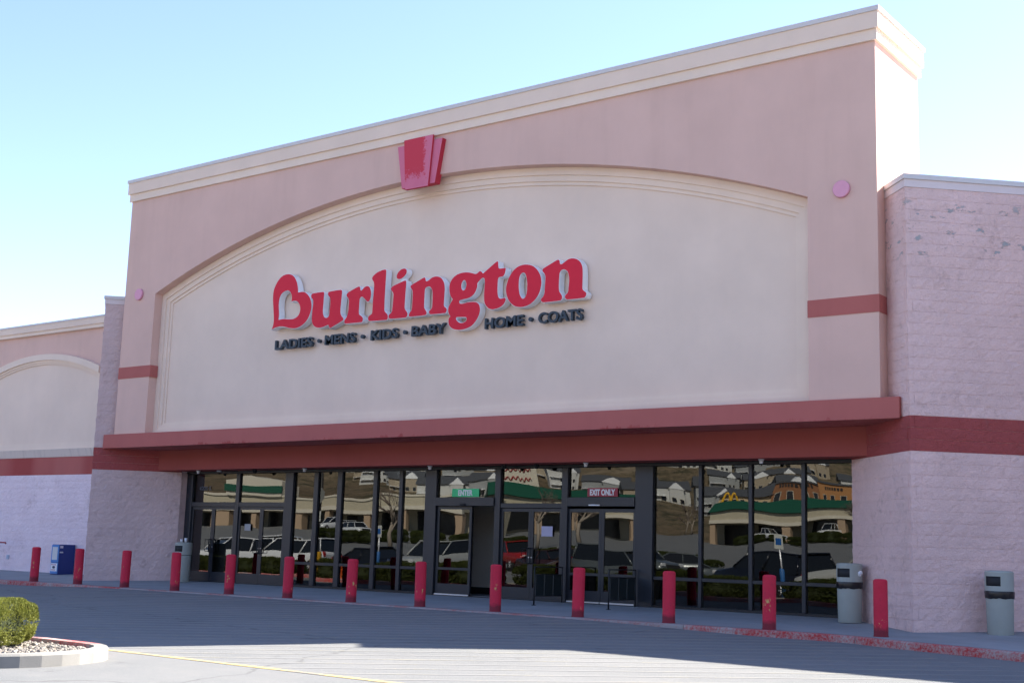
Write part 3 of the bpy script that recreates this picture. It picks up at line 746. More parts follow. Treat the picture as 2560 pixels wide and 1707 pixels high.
# ================================================================ SIGNS
def smooth_loop(pts, sub=4):
    n = len(pts); out = []
    for i in range(n):
        p0, p1, p2, p3 = pts[i-1], pts[i], pts[(i+1) % n], pts[(i+2) % n]
        c1 = len(p1) > 2; c2 = len(p2) > 2
        a = Vector(p1[:2]); b = Vector(p2[:2])
        ta = (b-a) if c1 else (b-Vector(p0[:2]))*.5
        tb = (b-a) if c2 else (Vector(p3[:2])-a)*.5
        lim = (b-a).length*1.15
        if ta.length > lim: ta = ta.normalized()*lim
        if tb.length > lim: tb = tb.normalized()*lim
        for k in range(sub):
            t = k/sub
            out.append((2*t**3-3*t*t+1)*a+(t**3-2*t*t+t)*ta+(-2*t**3+3*t*t)*b+(t**3-t*t)*tb)
    return out
def eval_curve(cu):
    o = bpy.data.objects.new('tmp', cu); COL.objects.link(o)
    dg = bpy.context.evaluated_depsgraph_get(); me = bpy.data.meshes.new_from_object(o.evaluated_get(dg))
    bpy.data.objects.remove(o); bpy.data.curves.remove(cu); return me
def to_front(me, y):     # curve plane (x, y) to world (x, z), facing -Y
    for v in me.vertices: v.co = Vector((v.co.x, y-v.co.z, v.co.y))
    me.materials.clear(); me.update(); return me
def outline_mesh(loops, extrude, offset=0.0, y=0.0, x0=0, z0=0):
    cu = bpy.data.curves.new('tmp', 'CURVE'); cu.dimensions = '2D'; cu.fill_mode = 'BOTH'; cu.extrude = extrude; cu.offset = offset
    for lp in loops:
        sp = cu.splines.new('POLY'); pts = smooth_loop(lp); sp.points.add(len(pts)-1)
        for q, p in zip(sp.points, pts): q.co = (p.x-x0, p.y-z0, 0, 1)
        sp.use_cyclic_u = True
    return to_front(eval_curve(cu), y)
def text_mesh(body, extrude=.0, bold=0.0):
    cu = bpy.data.curves.new('tmp', 'FONT'); cu.body = body; cu.size = 1; cu.extrude = extrude; cu.offset = bold; cu.resolution_u = 4
    return eval_curve(cu)
def islands(me):
    bm = bmesh.new(); bm.from_mesh(me); bmesh.ops.remove_doubles(bm, verts=list(bm.verts), dist=1e-5)
    seen = set(); out = []
    for f in bm.faces:
        if f in seen: continue
        st = [f]; grp = []; seen.add(f)
        while st:
            g = st.pop(); grp.append(g)
            for e in g.edges:
                for h in e.link_faces:
                    if h not in seen: seen.add(h); st.append(h)
        vs = {v: i for i, v in enumerate({v for g in grp for v in g.verts})}
        out.append(([v.co.copy() for v in vs], [[vs[v] for v in g.verts] for g in grp]))
    bm.free(); out.sort(key=lambda t: min(v.x for v in t[0])); return out
def fit_text(name, body, x0, x1, z0, z1, y, depth, mat, parent, bold=.02, split=True):
    me = text_mesh(body, .1, bold); xs = [v.co.x for v in me.vertices]; zs = [v.co.y for v in me.vertices]
    ax, bx, az, bz = min(xs), max(xs), min(zs), max(zs)
    parts = islands(me) if split else [([v.co.copy() for v in me.vertices], [list(p.vertices) for p in me.polygons])]
    bpy.data.meshes.remove(me)
    for vs, fs in parts:
        m = MB(); m.add([(x0+(v.x-ax)/(bx-ax)*(x1-x0), y+(.1-v.z)/.2*depth, z0+(v.y-az)/(bz-az)*(z1-z0)) for v in vs], fs)
        m.build(name, mat, parent)
sign = empty('store_name_sign', (10.8, .2, 6.9), 0, 'big red Burlington letters with white sides on the cream arched panel', 'sign')
for n_, loops in SIGN.items():
    cx = sum(p[0] for p in loops[0])/len(loops[0]); cz = sum(p[1] for p in loops[0])/len(loops[0])
    base = outline_mesh(loops, .092, .007, 0, cx, cz)
    L_ = link('letter' if n_ != 'dot' else 'letter_dot', base, M_WHITESIDE, sign, (cx-10.8, .224-.2, cz-6.9))
    f = outline_mesh(loops, .004, -.004, 0, cx, cz)
    link('letter_face', f, M_SIGNRED, L_, (0, -.0965, 0))
_d = SIGN['dot'][0]; _i = SIGN['i'][0]
dcx = sum(p[0] for p in _d)/len(_d)
m = MB(); m.box(dcx-.07, .20, 7.12, dcx+.05, .32, 7.34); br = m.build('letter_bracket', M_WHITESIDE, sign); br.location = (-10.8, -.2, -6.9)
tagl = empty('tagline_sign', (0,0,0), 0, 'small dark blue-black words LADIES MENS KIDS BABY HOME COATS under the red letters', 'sign')
for body, x0, x1 in (('LADIES', 5.965, 7.285), ('MENS', 7.705, 8.715), ('KIDS', 9.215, 10.065), ('BABY', 10.485, 11.50), ('HOME', 12.615, 13.665), ('COATS', 14.06, 15.185)):
    fit_text('letter', body, x0, x1, 5.90, 6.14, .20, .085, M_SLATE, tagl, .024)
for cx in (7.50, 8.94, 10.272, 13.85):
    m = MB(); m.lathe([(.047, 0), (.047, .085)], 20); o = m.build('bullet', M_SLATE, tagl); o.rotation_euler = (math.pi/2, 0, 0); o.location = (cx, .285, 6.018)
for body, x0, x1, mat, lab in (('ENTER', 10.61, 11.41, M_GREENS, 'green ENTER sign on the glass above the open door'), ('EXIT ONLY', 14.39, 15.16, M_MAROON, 'maroon EXIT ONLY sign on the glass above the exit doors')):
    r = empty('door_sign', (0,0,0), 0, lab, 'sign')
    m = MB(); m.box(x0, 1.735, 2.335, x1, 1.742, 2.52); m.build('plate', mat, r)
    w = .43 if body == 'ENTER' else .64; c = (x0+x1)/2
    fit_text('lettering', body, c-w/2, c+w/2, 2.36, 2.495, 1.729, .005, M_WHITE, r, .042, False)
# notices on the doors and the faint street number
def notice(name, label, x0, x1, z0, z1, mat, y=1.728):
    m = MB(); m.box(x0, y, z0, x1, y+.003, z1); return tag(m.build(name, mat), label, 'notice')
notice('paper_notice', 'pale lilac paper notice taped on the right leaf of the pair between the signs', 13.20, 13.50, 1.47, 1.69, plain('lilac_paper', (.42, .40, .52), .7))
notice('paper_notice', 'small square paper notice on the third door leaf from the left', 3.55, 3.78, 1.46, 1.63, plain('grey_paper', (.36, .36, .36), .7))
num = empty('street_number', (0,0,0), 0, 'faint grey street number on the leftmost transom glass', 'number')
fit_text('lettering', '4200 S.', 1.62, 2.12, 2.52, 2.63, 1.735, .002, plain('number_grey', (.10, .11, .13), .6), num, .01, False)

# ================================================================ STREET FURNITURE
# bollards
m = MB(); m.lathe([(.115, -.05), (.115, .012), (.109, .02), (.109, .835), (.104, .852), (.085, .866), (.045, .872)], 28)
boll_me = m.fixed('bollard')
side = ['leftmost bollard, beside the blue newspaper box', 'bollard just right of the blue newspaper box', 'bollard in front of the left block pier', 'bollard in front of the bin with paper cups',
 'bollard in front of the second door leaf at left', 'bollard at the post between the left doors and windows', 'bollard before the middle of the left windows', 'bollard just left of the ENTER door',
 'bollard just right of the ENTER door', 'bollard in front of the EXIT ONLY doors', 'bollard at the left end of the right windows', 'bollard left of the bin at the right windows', 'rightmost bollard, in front of the right block pier']
for i in range(13):
    x = -.11+1.869*i
    o = link('bollard', boll_me, M_BOLL, None, (x, -2.0, 0)); o.rotation_euler = (random.uniform(-.012, .012), random.uniform(-.012, .012), random.uniform(0, 6.28))
    tag(o, 'red steel '+side[i], 'bollard', 'red bollards along the kerb')
# bins
def bin_(loc, rz, label, liner, cups=0, hood_r=0):
    r = empty('litter_bin', loc, rz, label, 'litter bin', 'grey litter bins by the store wall')
    m = MB(); m.lathe([(.200, 0), (.206, .01), (.220, .66), (.222, .70)], 32); m.build('body', M_GREYCAN, r)
    # hood with a square opening towards local -Y
    m = MB(); n = 32; R = .228; z0, z1, z2, z3 = .715, .80, .955, 1.02; half = .30
    ang = [2*math.pi*i/n-math.pi/2 for i in range(n)]
    def wr(a): return (a+math.pi/2+math.pi) % (2*math.pi)-math.pi
    for zi, (za, zb) in enumerate(((z0, z1), (z1, z2), (z2, z3))):
        for i in range(n):
            a, b = ang[i], ang[(i+1) % n]
            mid_ = wr((a+(b if b > a else b+2*math.pi))/2)
            if zi == 1 and abs(mid_) < .55: continue
            m.add([(R*math.cos(a), R*math.sin(a), za), (R*math.cos(b), R*math.sin(b), za), (R*math.cos(b), R*math.sin(b), zb), (R*math.cos(a), R*math.sin(a), zb)], [(0,1,2,3)], 0, True)
    m.lathe([(R, z3), (R*.96, z3+.022), (R*.6, z3+.03)], n, cap0=False)
    m.build('hood', M_GREYCAN, r, fix=False)
    m = MB(); m.lathe([(R-.012, z1-.05), (R-.012, z2+.03)], n); m.build('opening_dark', M_BLACK, r)  # black drum behind the opening, standing for the darkness inside the hood
    if liner:
        m = MB(); prof_ = []
        for k, (rr, z) in enumerate(((.226, .60), (.234, .63), (.232, .665), (.236, .70), (.229, .72))):
            for i in range(n*2):
                a = 2*math.pi*i/(n*2); q = rr+.006*noise.noise(Vector((math.cos(a)*5, math.sin(a)*5, k*1.7)))
                dz = .018*noise.noise(Vector((math.cos(a)*3, math.sin(a)*3, 9))) if k == 0 else 0
                m.v.append((q*math.cos(a), q*math.sin(a), z+dz))
        for k in range(4):
            for i in range(n*2): m.f.append((k*n*2+i, k*n*2+(i+1) % (n*2), (k+1)*n*2+(i+1) % (n*2), (k+1)*n*2+i)); m.mi.append(0); m.sm.append(True)
        m.build('bag_liner', plain('bin_bag', (.008, .008, .010), .3), r)
    return r
bin_((23.40, .42, 0), math.radians(-12), 'grey litter bin against the right face of the right pier, beyond the last bollard', True)
bin_((20.62, .92, .045), math.radians(-10), 'grey litter bin at the right end of the glass, left of the pier', True)
bL = bin_((1.80, 1.18, .055), math.radians(10), 'grey litter bin in the left corner of the glass with paper cups on top', False)
for dx, dy, h, r0 in ((-.07, -.03, .075, .036), (.05, .02, .11, .042)):
    m = MB(); m.lathe([(r0*.75, 0), (r0, h), (r0*.93, h)], 16); 
    tag(m.build('paper_cup', M_WHITE, None, (1.80+dx, 1.18+dy, .055+1.052)), 'taller white paper cup on the left litter bin' if h > .1 else 'shorter white paper cup on the left litter bin', 'cup')
m = MB()
bmx = bmesh.new(); bmesh.ops.create_icosphere(bmx, subdivisions=2, radius=.05)
for v in bmx.verts: v.co *= 1+.35*noise.noise(v.co*40)
bmx.verts.index_update(); m.add([v.co for v in bmx.verts], [[v.index for v in f.verts] for f in bmx.faces]); bmx.free()
tag(m.build('paper_wad', M_WHITE, None, (20.84, .86, .92)), 'crumpled white paper stuck at the hood of the bin by the right glass', 'paper')
# newspaper box
nb = empty('newspaper_box', (-4.09, 1.12, walk_z(1.12)), 0, 'blue newspaper vending box against the lilac block wall', 'newspaper box')
m = MB(); m.bbox(0, .0, 0, .37, .54, .875, .012); m.build('cabinet', M_BLUE_D, nb)
m = MB(); m.bbox(.004, -.014, .03, .366, -.001, .35, .004); m.build('lower_panel', M_BLUE_L, nb)
m = MB(); m.bbox(.004, -.014, .36, .366, -.001, .86, .004); m.build('door_panel', M_BLUE_L, nb)
m = MB(); m.box(.06, -.020, .43, .31, -.015, .80); m.build('display_window', M_PAPER, nb)
m = MB(); m.box(.03, -.020, .10, .34, -.015, .33); lab_ = m.build('poster', M_WHITE, nb)
for z, w in ((.29, .24), (.14, .22)):
    for k in range(4):
        m = MB(); m.box(.06+k*w/4, -.022, z-.015, .06+k*w/4+.035, -.0205, z+.015); m.build('print_mark', plain('print_red', (.45, .08, .14), .6), lab_)
m = MB(); m.lathe([(.07, 0), (.07, .002)], 20); o = m.build('print_mark', plain('print_dark', (.05, .05, .09), .6), lab_); o.rotation_euler = (math.pi/2, 0, 0); o.scale = (1, .55, 1); o.location = (.185, -.0205, .215)
m = MB(); m.box(.371, .02, .63, .374, .13, .67); m.build('price_label', M_PAPER, nb)
m = MB(); m.box(.371, .02, .77, .374, .12, .84); m.build('coin_plate', M_ALU, nb)
# guide rails at the exit doors
def guard(x, label):
    g = empty('guide_rail', (x, .60, .03), 0, label, 'rail', 'black guide rails at the exit doors')
    ln = 1.02
    for y in (0, ln):
        m = MB(); m.tube([(0, y, 0), (0, y, .80)], .016, 10); m.lathe([(.05, 0), (.05, .012)], 16, (0, y)); m.build('post', M_BLACK, g)
    m = MB(); m.tube([(0, 0, .79), (0, ln, .79)], .012, 10); m.build('top_rail', M_BLACK, g)
    for k in range(3):
        a = .03+k*(ln-.06)/3; m = MB(); m.bbox(-.012, a+.012, .20, .012, a+(ln-.06)/3-.012, .62, .004); m.build('panel', plain('dark_green_panel', (.012, .020, .022), .45), g)
    m = MB(); m.tube([(0, 0, .63), (0, ln, .63)], .012, 8); m.tube([(0, 0, .19), (0, ln, .19)], .012, 8); m.build('cross_rail', M_BLACK, g)
guard(13.86, 'black panelled guide rail left of the EXIT ONLY doors')
guard(15.70, 'black panelled guide rail right of the EXIT ONLY doors')
# downlights and cameras under the beam
spots = ['leftmost, over the left doors', 'over the left windows', 'just left of the ENTER sign', 'over the EXIT ONLY sign', 'over the right windows']
for x, s in zip((2.05, 6.13, 10.27, 14.62, 18.70), spots):
    r = empty('downlight', (x, 1.30, 3.03), 0, 'small white cup downlight under the red beam, '+s, 'light', 'downlights under the beam')
    m = MB(); m.lathe([(.03, -.02), (.055, -.02), (.06, 0)], 16); m.build('collar', M_WHITE, r)
    m = MB(); m.lathe([(.032, -.085), (.045, -.022)], 16); m.build('cup', M_WHITE, r)
for x, s in ((2.75, 'left of the first mullion'), (4.15, 'over the third door leaf'), (12.35, 'right of the ENTER sign'), (13.25, 'left of the EXIT ONLY sign')):
    r = empty('dome_camera', (x, 1.42, 3.03), 0, 'dark dome camera under the red beam, '+s, 'camera', 'dome cameras under the beam')
    m = MB(); m.lathe([(.06, -.04), (.065, 0)], 20); m.build('base', M_WHITE if x == 2.75 else M_BLACK, r)
    m = MB(); m.lathe([(.012, -.10), (.035, -.09), (.052, -.065), (.055, -.041)], 20); m.build('dome', M_BLACK, r)
# red handrail and outlet by the wing
hr = empty('handrail', (0,0,0), 0, 'red pipe handrail at far left in front of the lilac wall', 'rail')
m = MB(); m.tube([(-11, 1.15, .93), (-6.60, 1.15, .93), (-6.57, 1.15, .90)], .024, 10); m.build('rail', M_REDRAIL, hr)
m = MB(); m.tube([(-8.3, 1.15, 0), (-8.3, 1.15, .92)], .024, 10); m.build('post', M_REDRAIL, hr)
m = MB(); m.tube([(-10.6, 1.15, 0), (-10.6, 1.15, .92)], .024, 10); m.build('post', M_REDRAIL, hr)
m = MB(); m.bbox(-7.28, 1.655, .42, -7.16, 1.685, .55, .006); tag(m.build('outlet_cover', plain('pale_blue_plastic', (.42, .50, .62), .5)), 'small pale outlet cover low on the lilac wall at far left', 'outlet')

# ================================================================ ISLAND WITH SHRUBS
def island_outline(ins=0.0):
    # nose at right, long strip running left along the drive
    y0, y1, xn = -14.35+ins, -12.30-ins, 17.82-ins
    pts = []
    cy = (y0+y1)/2; r = (y1-y0)/2
    pts.append((-24+ins, y1))
    x = -20
    while x < 16.4: pts.append((x, y1)); x += 2.02
    for i in range(0, 15):
        a = math.pi/2-math.pi*i/14
        pts.append((xn-r*.95+r*.95*math.cos(a)**.85 if math.cos(a) > 0 else xn-r*.95, cy+r*math.sin(a)))
    x = 16.4
    while x > -22: pts.append((x, y0)); x -= 2.02
    pts.append((-24+ins, y0)); return pts
isl = empty('planting_island'); tag(isl, kind='structure')
out_, in_ = island_outline(), island_outline(.15)
N_ = len(out_)
for i in range(N_):
    j = (i+1) % N_
    (xa, ya), (xb, yb), (xc, yc), (xd, yd) = out_[i], out_[j], in_[j], in_[i]
    g = .004; L_ = math.hypot(xb-xa, yb-ya)
    if L_ < .01: continue
    zt = lambda x, y: lot_z(x, y)+.14
    m = MB()
    def lerp2(p, q, t): return (p[0]+(q[0]-p[0])*t, p[1]+(q[1]-p[1])*t)
    t0 = min(.4, g/L_) if L_ > 1 else 0; A_, B_, C_, D_ = lerp2((xa,ya),(xb,yb),t0), lerp2((xa,ya),(xb,yb),1-t0), lerp2((xd,yd),(xc,yc),1-t0), lerp2((xd,yd),(xc,yc),t0)
    A2, B2 = lerp2(A_, D_, .12), lerp2(B_, C_, .12)
    vs = [(*A_, zt(*A_)-.3), (*B_, zt(*B_)-.3), (*C_, zt(*C_)-.3), (*D_, zt(*D_)-.3), (*A_, zt(*A_)-.022), (*B_, zt(*B_)-.022), (*C_, zt(*C_)), (*D_, zt(*D_)), (*A2, zt(*A2)), (*B2, zt(*B2))]
    m.add(vs, [(0,3,2,1),(0,1,5,4),(4,5,9,8),(8,9,6,7),(1,2,6,9,5),(2,3,7,6),(3,0,4,8,7)])
    red = ya > -12.4 and yb > -12.4 and xa < 17.2
    m.build('kerb_stone', M_KERBRED if red else M_KERBC, isl)
m = MB(); m.add([(x, y, lot_z(x, y)+.085) for x, y in in_], [list(range(N_))]); soil = m.build('planting_bed', plain('bed_soil', (.30, .26, .215), .95, var=.3), isl)
# gravel
def inside(x, y):
    return -23.5 < x < 17.5 and -14.15 < y < -12.5 and not (x > 16.7 and math.hypot(x-16.82, y+13.325) > .82)
gm = MB(); rnd = random.Random(3)
ico = bmesh.new(); bmesh.ops.create_icosphere(ico, subdivisions=1, radius=1); ico.verts.index_update()
iv = [v.co.copy() for v in ico.verts]; if_ = [[v.index for v in f.verts] for f in ico.faces]; ico.free()
for k in range(5200):
    if k < 4200: x = rnd.uniform(14.2, 17.85)
    else: x = rnd.uniform(-8, 14.2)
    y = rnd.uniform(-14.15, -12.48)
    if not inside(x, y): continue
    s = rnd.uniform(.012, .026)*(1.7 if rnd.random() < .06 else 1)
    R = Matrix.Rotation(rnd.uniform(0, 6.3), 3, 'Z') @ Matrix.Rotation(rnd.uniform(0, 6.3), 3, 'X')
    sc = Vector((s, s*rnd.uniform(.6, 1), s*rnd.uniform(.45, .8))); z = lot_z(x, y)+.088+s*.3
    gm.add([R @ Vector((v.x*sc.x, v.y*sc.y, v.z*sc.z))+Vector((x, y, z)) for v in iv], if_)
tag(gm.build('gravel', M_GRAVEL, None, fix=False), 'pale crushed gravel covering the planting island', 'gravel', kind='stuff')
# shrub: clipped juniper, thousands of short upright sprays over a rounded box
def leaf_mat(name, c0, c1, br=(.16, .11, .05)):
    t = NT(name); g = t.n('ShaderNodeNewGeometry')
    n = t.noise(6, 4, .7)
    a = t.mix(t.n('ShaderNodeObjectInfo').outputs['Random'], c0, c1); a = t.mix(t.ramp(n, .35, .65), a, c1)
    n2 = t.noise(60, 2, .6); a = t.mix(t.math('MULTIPLY', t.ramp(n2, .45, .7), .5), a, [x*.55 for x in c0])
    a = t.mix(t.math('MULTIPLY', t.ramp(t.noise(9, 4, .7), .64, .72), .7), a, br)
    t.col(a); t.b.inputs['Subsurface Weight'].default_value = 0.0
    m_ = t.set(.65, spec=.25)
    tr = t.n('ShaderNodeBsdfTranslucent'); t.l(a, tr.inputs[0]); mx = t.n('ShaderNodeMixShader'); mx.inputs[0].default_value = .3
    t.l(t.b.outputs[0], mx.inputs[1]); t.l(tr.outputs[0], mx.inputs[2]); t.l(mx.outputs[0], t.out.inputs[0]); return m_
M_LEAF = leaf_mat('juniper_leaf', (.145, .165, .03), (.25, .26, .06))
M_LEAF2 = leaf_mat('hedge_leaf', (.035, .05, .012), (.07, .085, .02))
M_TWIG = plain('twig', (.09, .06, .035), .9)
def shrub_mesh(sx, sy, sz, n, seed, ls=.03):
    rnd = random.Random(seed); m = MB()
    def surf(u, v):      # superellipsoid direction
        cu, su, cv, sv = math.cos(u), math.sin(u), math.cos(v), math.sin(v)
        e = .55
        f = lambda w, p: math.copysign(abs(w)**p, w)
        return Vector((sx*f(cv, e)*f(cu, e), sy*f(cv, e)*f(su, e), sz*f(sv, e)))
    for k in range(n):
        u = rnd.uniform(0, 2*math.pi); v = math.asin(rnd.uniform(-.75, 1))
        p = surf(u, v); nn = Vector((p.x/sx**2, p.y/sy**2, p.z/sz**2+.001)).normalized()
        lump = 1+.10*noise.noise(p*3.1+Vector((seed, 0, 0)))+.07*noise.noise(p*9+Vector((0, seed, 0)))
        dep = rnd.random()**2.2*.16
        p = p*(lump-dep)
        d = (nn*rnd.uniform(.5, 1)+Vector((rnd.uniform(-.7, .7), rnd.uniform(-.7, .7), rnd.uniform(.1, .9)))).normalized()
        s = d.cross(Vector((rnd.uniform(-1, 1), rnd.uniform(-1, 1), rnd.uniform(-1, 1)))).normalized()
        l = ls*rnd.uniform(.7, 1.5); w = l*.24
        b = len(m.v)
        m.v += [tuple(p-s*w*.4), tuple(p+s*w*.4), tuple(p+d*l*.55+s*w), tuple(p+d*l), tuple(p+d*l*.55-s*w)]
        m.f.append((b, b+1, b+2, b+3, b+4)); m.mi.append(0); m.sm.append(False)
    return m.mesh('foliage')
def shrub(me_f, me_c, me_s, loc, rz, label, group=None, scale=1, mat=None):
    r = empty('shrub', loc, rz, label, 'shrub', group); r.scale = (scale,)*3
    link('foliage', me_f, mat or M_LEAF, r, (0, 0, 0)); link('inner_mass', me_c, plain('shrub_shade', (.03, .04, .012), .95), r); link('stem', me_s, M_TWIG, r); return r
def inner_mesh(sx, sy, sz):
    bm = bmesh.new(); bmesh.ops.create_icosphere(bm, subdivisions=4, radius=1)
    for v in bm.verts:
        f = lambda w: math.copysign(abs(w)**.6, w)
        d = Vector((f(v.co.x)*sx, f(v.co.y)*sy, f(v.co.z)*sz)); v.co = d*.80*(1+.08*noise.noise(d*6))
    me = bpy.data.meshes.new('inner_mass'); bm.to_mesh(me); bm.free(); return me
def stems_mesh(h):
    m = MB()
    for k in range(5):
        a = k*1.256; m.tube([(.05*math.cos(a), .05*math.sin(a), -h), (.2*math.cos(a), .2*math.sin(a), -h*.3), (.34*math.cos(a), .34*math.sin(a), .1)], [.02, .014, .008], 6)
    return m.fixed('stem')
SX, SY, SZ = .56, .52, .262
f1 = shrub_mesh(SX, SY, SZ, 44000, 1, .019); c1 = inner_mesh(SX, SY, SZ); s1 = stems_mesh(.33)
f2 = shrub_mesh(.95, .62, .33, 7000, 5, .06); c2 = inner_mesh(.95, .62, .33); s2 = stems_mesh(.36)
bz = lot_z(16, -13.3)+.10
shrub(f1, c1, s1, (16.12, -13.32, bz+.26), .3, 'clipped yellow-green shrub on the gravel island at lower left')
GRP = 'hedge shrubs along the island'
x = 12.9; k = 0
while x > -22:
    shrub(f2, c2, s2, (x, -13.35+random.uniform(-.1, .1), lot_z(x, -13.3)+.42), random.uniform(-.2, .2), 'low green hedge shrub on the planting island mirrored low in the glass', GRP, random.uniform(.9, 1.1), M_LEAF2); x -= 1.85 if k % 5 else 3.0; k += 1
# ================================================================ ACROSS THE CAR PARK (seen mirrored in the glass)
def car_mesh_body(kind):
    # stations along x (front +): x, z_bottom, z_top of lower body, half width
    if kind == 'pickup': S = [(-2.85,.55,1.02,.92),(-2.75,.45,1.15,.97),(-.95,.42,1.15,.99),(.55,.40,1.15,.99),(1.2,.42,1.14,.99),(2.45,.42,1.08,.97),(2.80,.46,.98,.92),(2.88,.55,.85,.86)]
    elif kind == 'sedan': S = [(-2.35,.45,.82,.80),(-2.25,.30,.95,.86),(-1.3,.26,.98,.90),(.6,.25,.95,.91),(1.2,.25,.90,.90),(2.1,.27,.76,.86),(2.35,.36,.62,.76)]
    else: S = [(-2.35,.50,.95,.84),(-2.28,.36,1.08,.90),(-1.3,.32,1.12,.94),(.6,.30,1.10,.95),(1.2,.30,1.06,.94),(2.15,.33,.94,.90),(2.40,.44,.78,.80)]
    m = MB(); n = 10
    for x, z0, z1, w in S:
        zm = z0+(z1-z0)*.55
        m.v += [(x, y, z) for y, z in ((-w*.86, z0), (-w, z0+.10), (-w*1.01, zm), (-w*.97, z1-.06), (-w*.88, z1), (w*.88, z1), (w*.97, z1-.06), (w*1.01, zm), (w, z0+.10), (w*.86, z0))]
    k = len(S)
    for i in range(k-1):
        for j in range(n): m.f.append((i*n+j, i*n+(j+1) % n, (i+1)*n+(j+1) % n, (i+1)*n+j)); m.mi.append(0); m.sm.append(True)
    m.f += [list(range(n)), [(k-1)*n+j for j in reversed(range(n))]]; m.mi += [0, 0]; m.sm += [False]*2
    return m.fixed('body')
CABIN = {'sedan': ((-1.75, 1.15), (-.95, .35), .97, 1.43, .84, .62), 'suv': ((-2.22, 1.15), (-2.0, .45), 1.10, 1.70, .88, .70), 'pickup': ((-.85, 1.35), (-.70, .65), 1.13, 1.86, .92, .74)}
WHEELX = {'sedan': (-1.38, 1.42, .32), 'suv': (-1.40, 1.45, .36), 'pickup': (-1.75, 1.80, .40)}
BODYME = {k: car_mesh_body(k) for k in CABIN}
def frustum(xa, xb, xc, xd, z0, z1, w0, w1):
    m = MB(); vs = [(xa,-w0,z0),(xb,-w0,z0),(xb,w0,z0),(xa,w0,z0),(xc,-w1,z1),(xd,-w1,z1),(xd,w1,z1),(xc,w1,z1)]
    m.add(vs, [(0,3,2,1),(4,5,6,7),(0,1,5,4),(1,2,6,5),(2,3,7,6),(3,0,4,7)]); return m
CABME = {}; 
for k, ((xa, xb), (xc, xd), z0, z1, w0, w1) in CABIN.items():
    g = frustum(xa, xb, xc, xd, z0-.04, z1-.05, w0, w1).fixed('windows')
    r = MB(); r.bbox(xc-.08, -w1-.01, z1-.06, xd+.08, w1+.01, z1+.01, .03); rf_ = r.fixed('roof')
    p = MB()
    for s in (-1, 1):
        for (x0, x1) in ((xa+.02, xc), (xb-.02, xd), ((xa+xb)/2-.05, (xc+xd)/2-.05)):
            p.tube([(x0, s*w0, z0-.02), (x1, s*w1, z1-.04)], .04, 6)
    CABME[k] = (g, rf_, p.fixed('pillars'))
def wheel_mesh(r):
    m = MB(); m.lathe([(r*.93, -.11), (r, -.08), (r, .08), (r*.93, .11), (r*.66, .112)], 24); t = m.fixed('tyre')
    m = MB(); m.lathe([(r*.64, .07), (r*.64, .108), (r*.50, .085)], 24); 
    for k in range(6):
        a = k*math.pi/3; c, s = math.cos(a), math.sin(a)
        m.tube([(r*.08*c, r*.08*s, .11), (r*.6*c, r*.6*s, .115)], r*.08, 5)
    return t, m.fixed('rim')
WHEELME = {k: wheel_mesh(v[2]) for k, v in WHEELX.items()}
M_LAMP = plain('lamp_clear', (.75, .76, .78), .12, .3); M_TAIL = plain('lamp_red', (.45, .01, .01), .2); M_TRIMB = plain('bumper_black', (.02, .02, .02), .6)
def car(kind, color, x, y, rz, label):
    z = lot_z(x, y)
    c = empty('parked_car', (x, y, z), rz, label, 'car', 'cars in the car park')
    mat = MATS.get('paint_%s' % (color,)) or plain('paint_%s' % (color,), color, .22, .15, .6, .02)
    link('body', BODYME[kind], mat, c)
    g, r, p = CABME[kind]; link('windows', g, M_CARGLASS, c); link('roof', r, mat, c); link('pillars', p, mat, c)
    xa, xb, R = WHEELX[kind]; hw = .80 if kind == 'sedan' else .86
    for wx in (xa, xb):
        for s in (-1, 1):
            t = link('wheel', WHEELME[kind][0], M_RUBBER, c, (wx, s*hw, R)); t.rotation_euler = (-s*math.pi/2, 0, 0)
            link('rim', WHEELME[kind][1], M_ALU, t)
            ar = MB(); ar.lathe([(R*1.16, -.02), (R*1.16, .02)], 20); a = ar.build('wheel_arch', M_TRIMB, c, (wx, s*(hw+.065), R+.01)); a.rotation_euler = (-s*math.pi/2, 0, 0)
    xf = max(v.co.x for v in BODYME[kind].vertices); xr = min(v.co.x for v in BODYME[kind].vertices); zl = .62 if kind == 'sedan' else .82
    for s in (-1, 1):
        m = MB(); m.bbox(xf-.14, s*.66-.14, zl-.02, xf-.01, s*.66+.14, zl+.12, .02); m.build('headlight', M_LAMP, c)
        m = MB(); m.bbox(xr-.005, s*.70-.10, zl+.02, xr+.12, s*.70+.10, zl+.26, .02); m.build('tail_light', M_TAIL, c)
    m = MB(); m.bbox(xf-.06, -.48, zl-.22, xf+.005, .48, zl+.06, .02); m.build('grille', M_TRIMB, c)
    if kind == 'pickup':
        m = MB(); m.box(-2.7, -.82, .95, -.95, .82, 1.158); m.build('cargo_bed', M_TRIMB, c)
WHT = (.78, .79, .80); DRK = (.012, .015, .024); SLV = (.40, .41, .40); RED = (.34, .02, .02); TAN = (.12, .08, .055); GRY = (.10, .115, .12)
R90 = math.radians
car('suv', WHT, -20.0, -18.4, R90(115), 'white sport utility car mirrored in the leftmost doors')
car('pickup', WHT, -28.5, -29.5, R90(60), 'white pickup mirrored in the third door leaf')
car('suv', (.74, .75, .76), -17.5, -20.3, R90(170), 'white wagon behind the yellow post, mirrored in the left windows')
car('sedan', DRK, -11.6, -19.9, R90(5), 'black sedan mirrored in the middle of the left windows')
car('suv', SLV, -6.3, -18.2, R90(95), 'silver wagon mirrored left of the ENTER door')
car('pickup', RED, -17.0, -37.5, R90(28), 'red pickup mirrored in the doors right of ENTER')
car('sedan', (.05, .02, .022), -8.0, -29.0, R90(20), 'dark maroon sedan mirrored left of the exit doors')
car('sedan', TAN, -3.4, -25.2, R90(200), 'brown sedan mirrored in the left exit door')
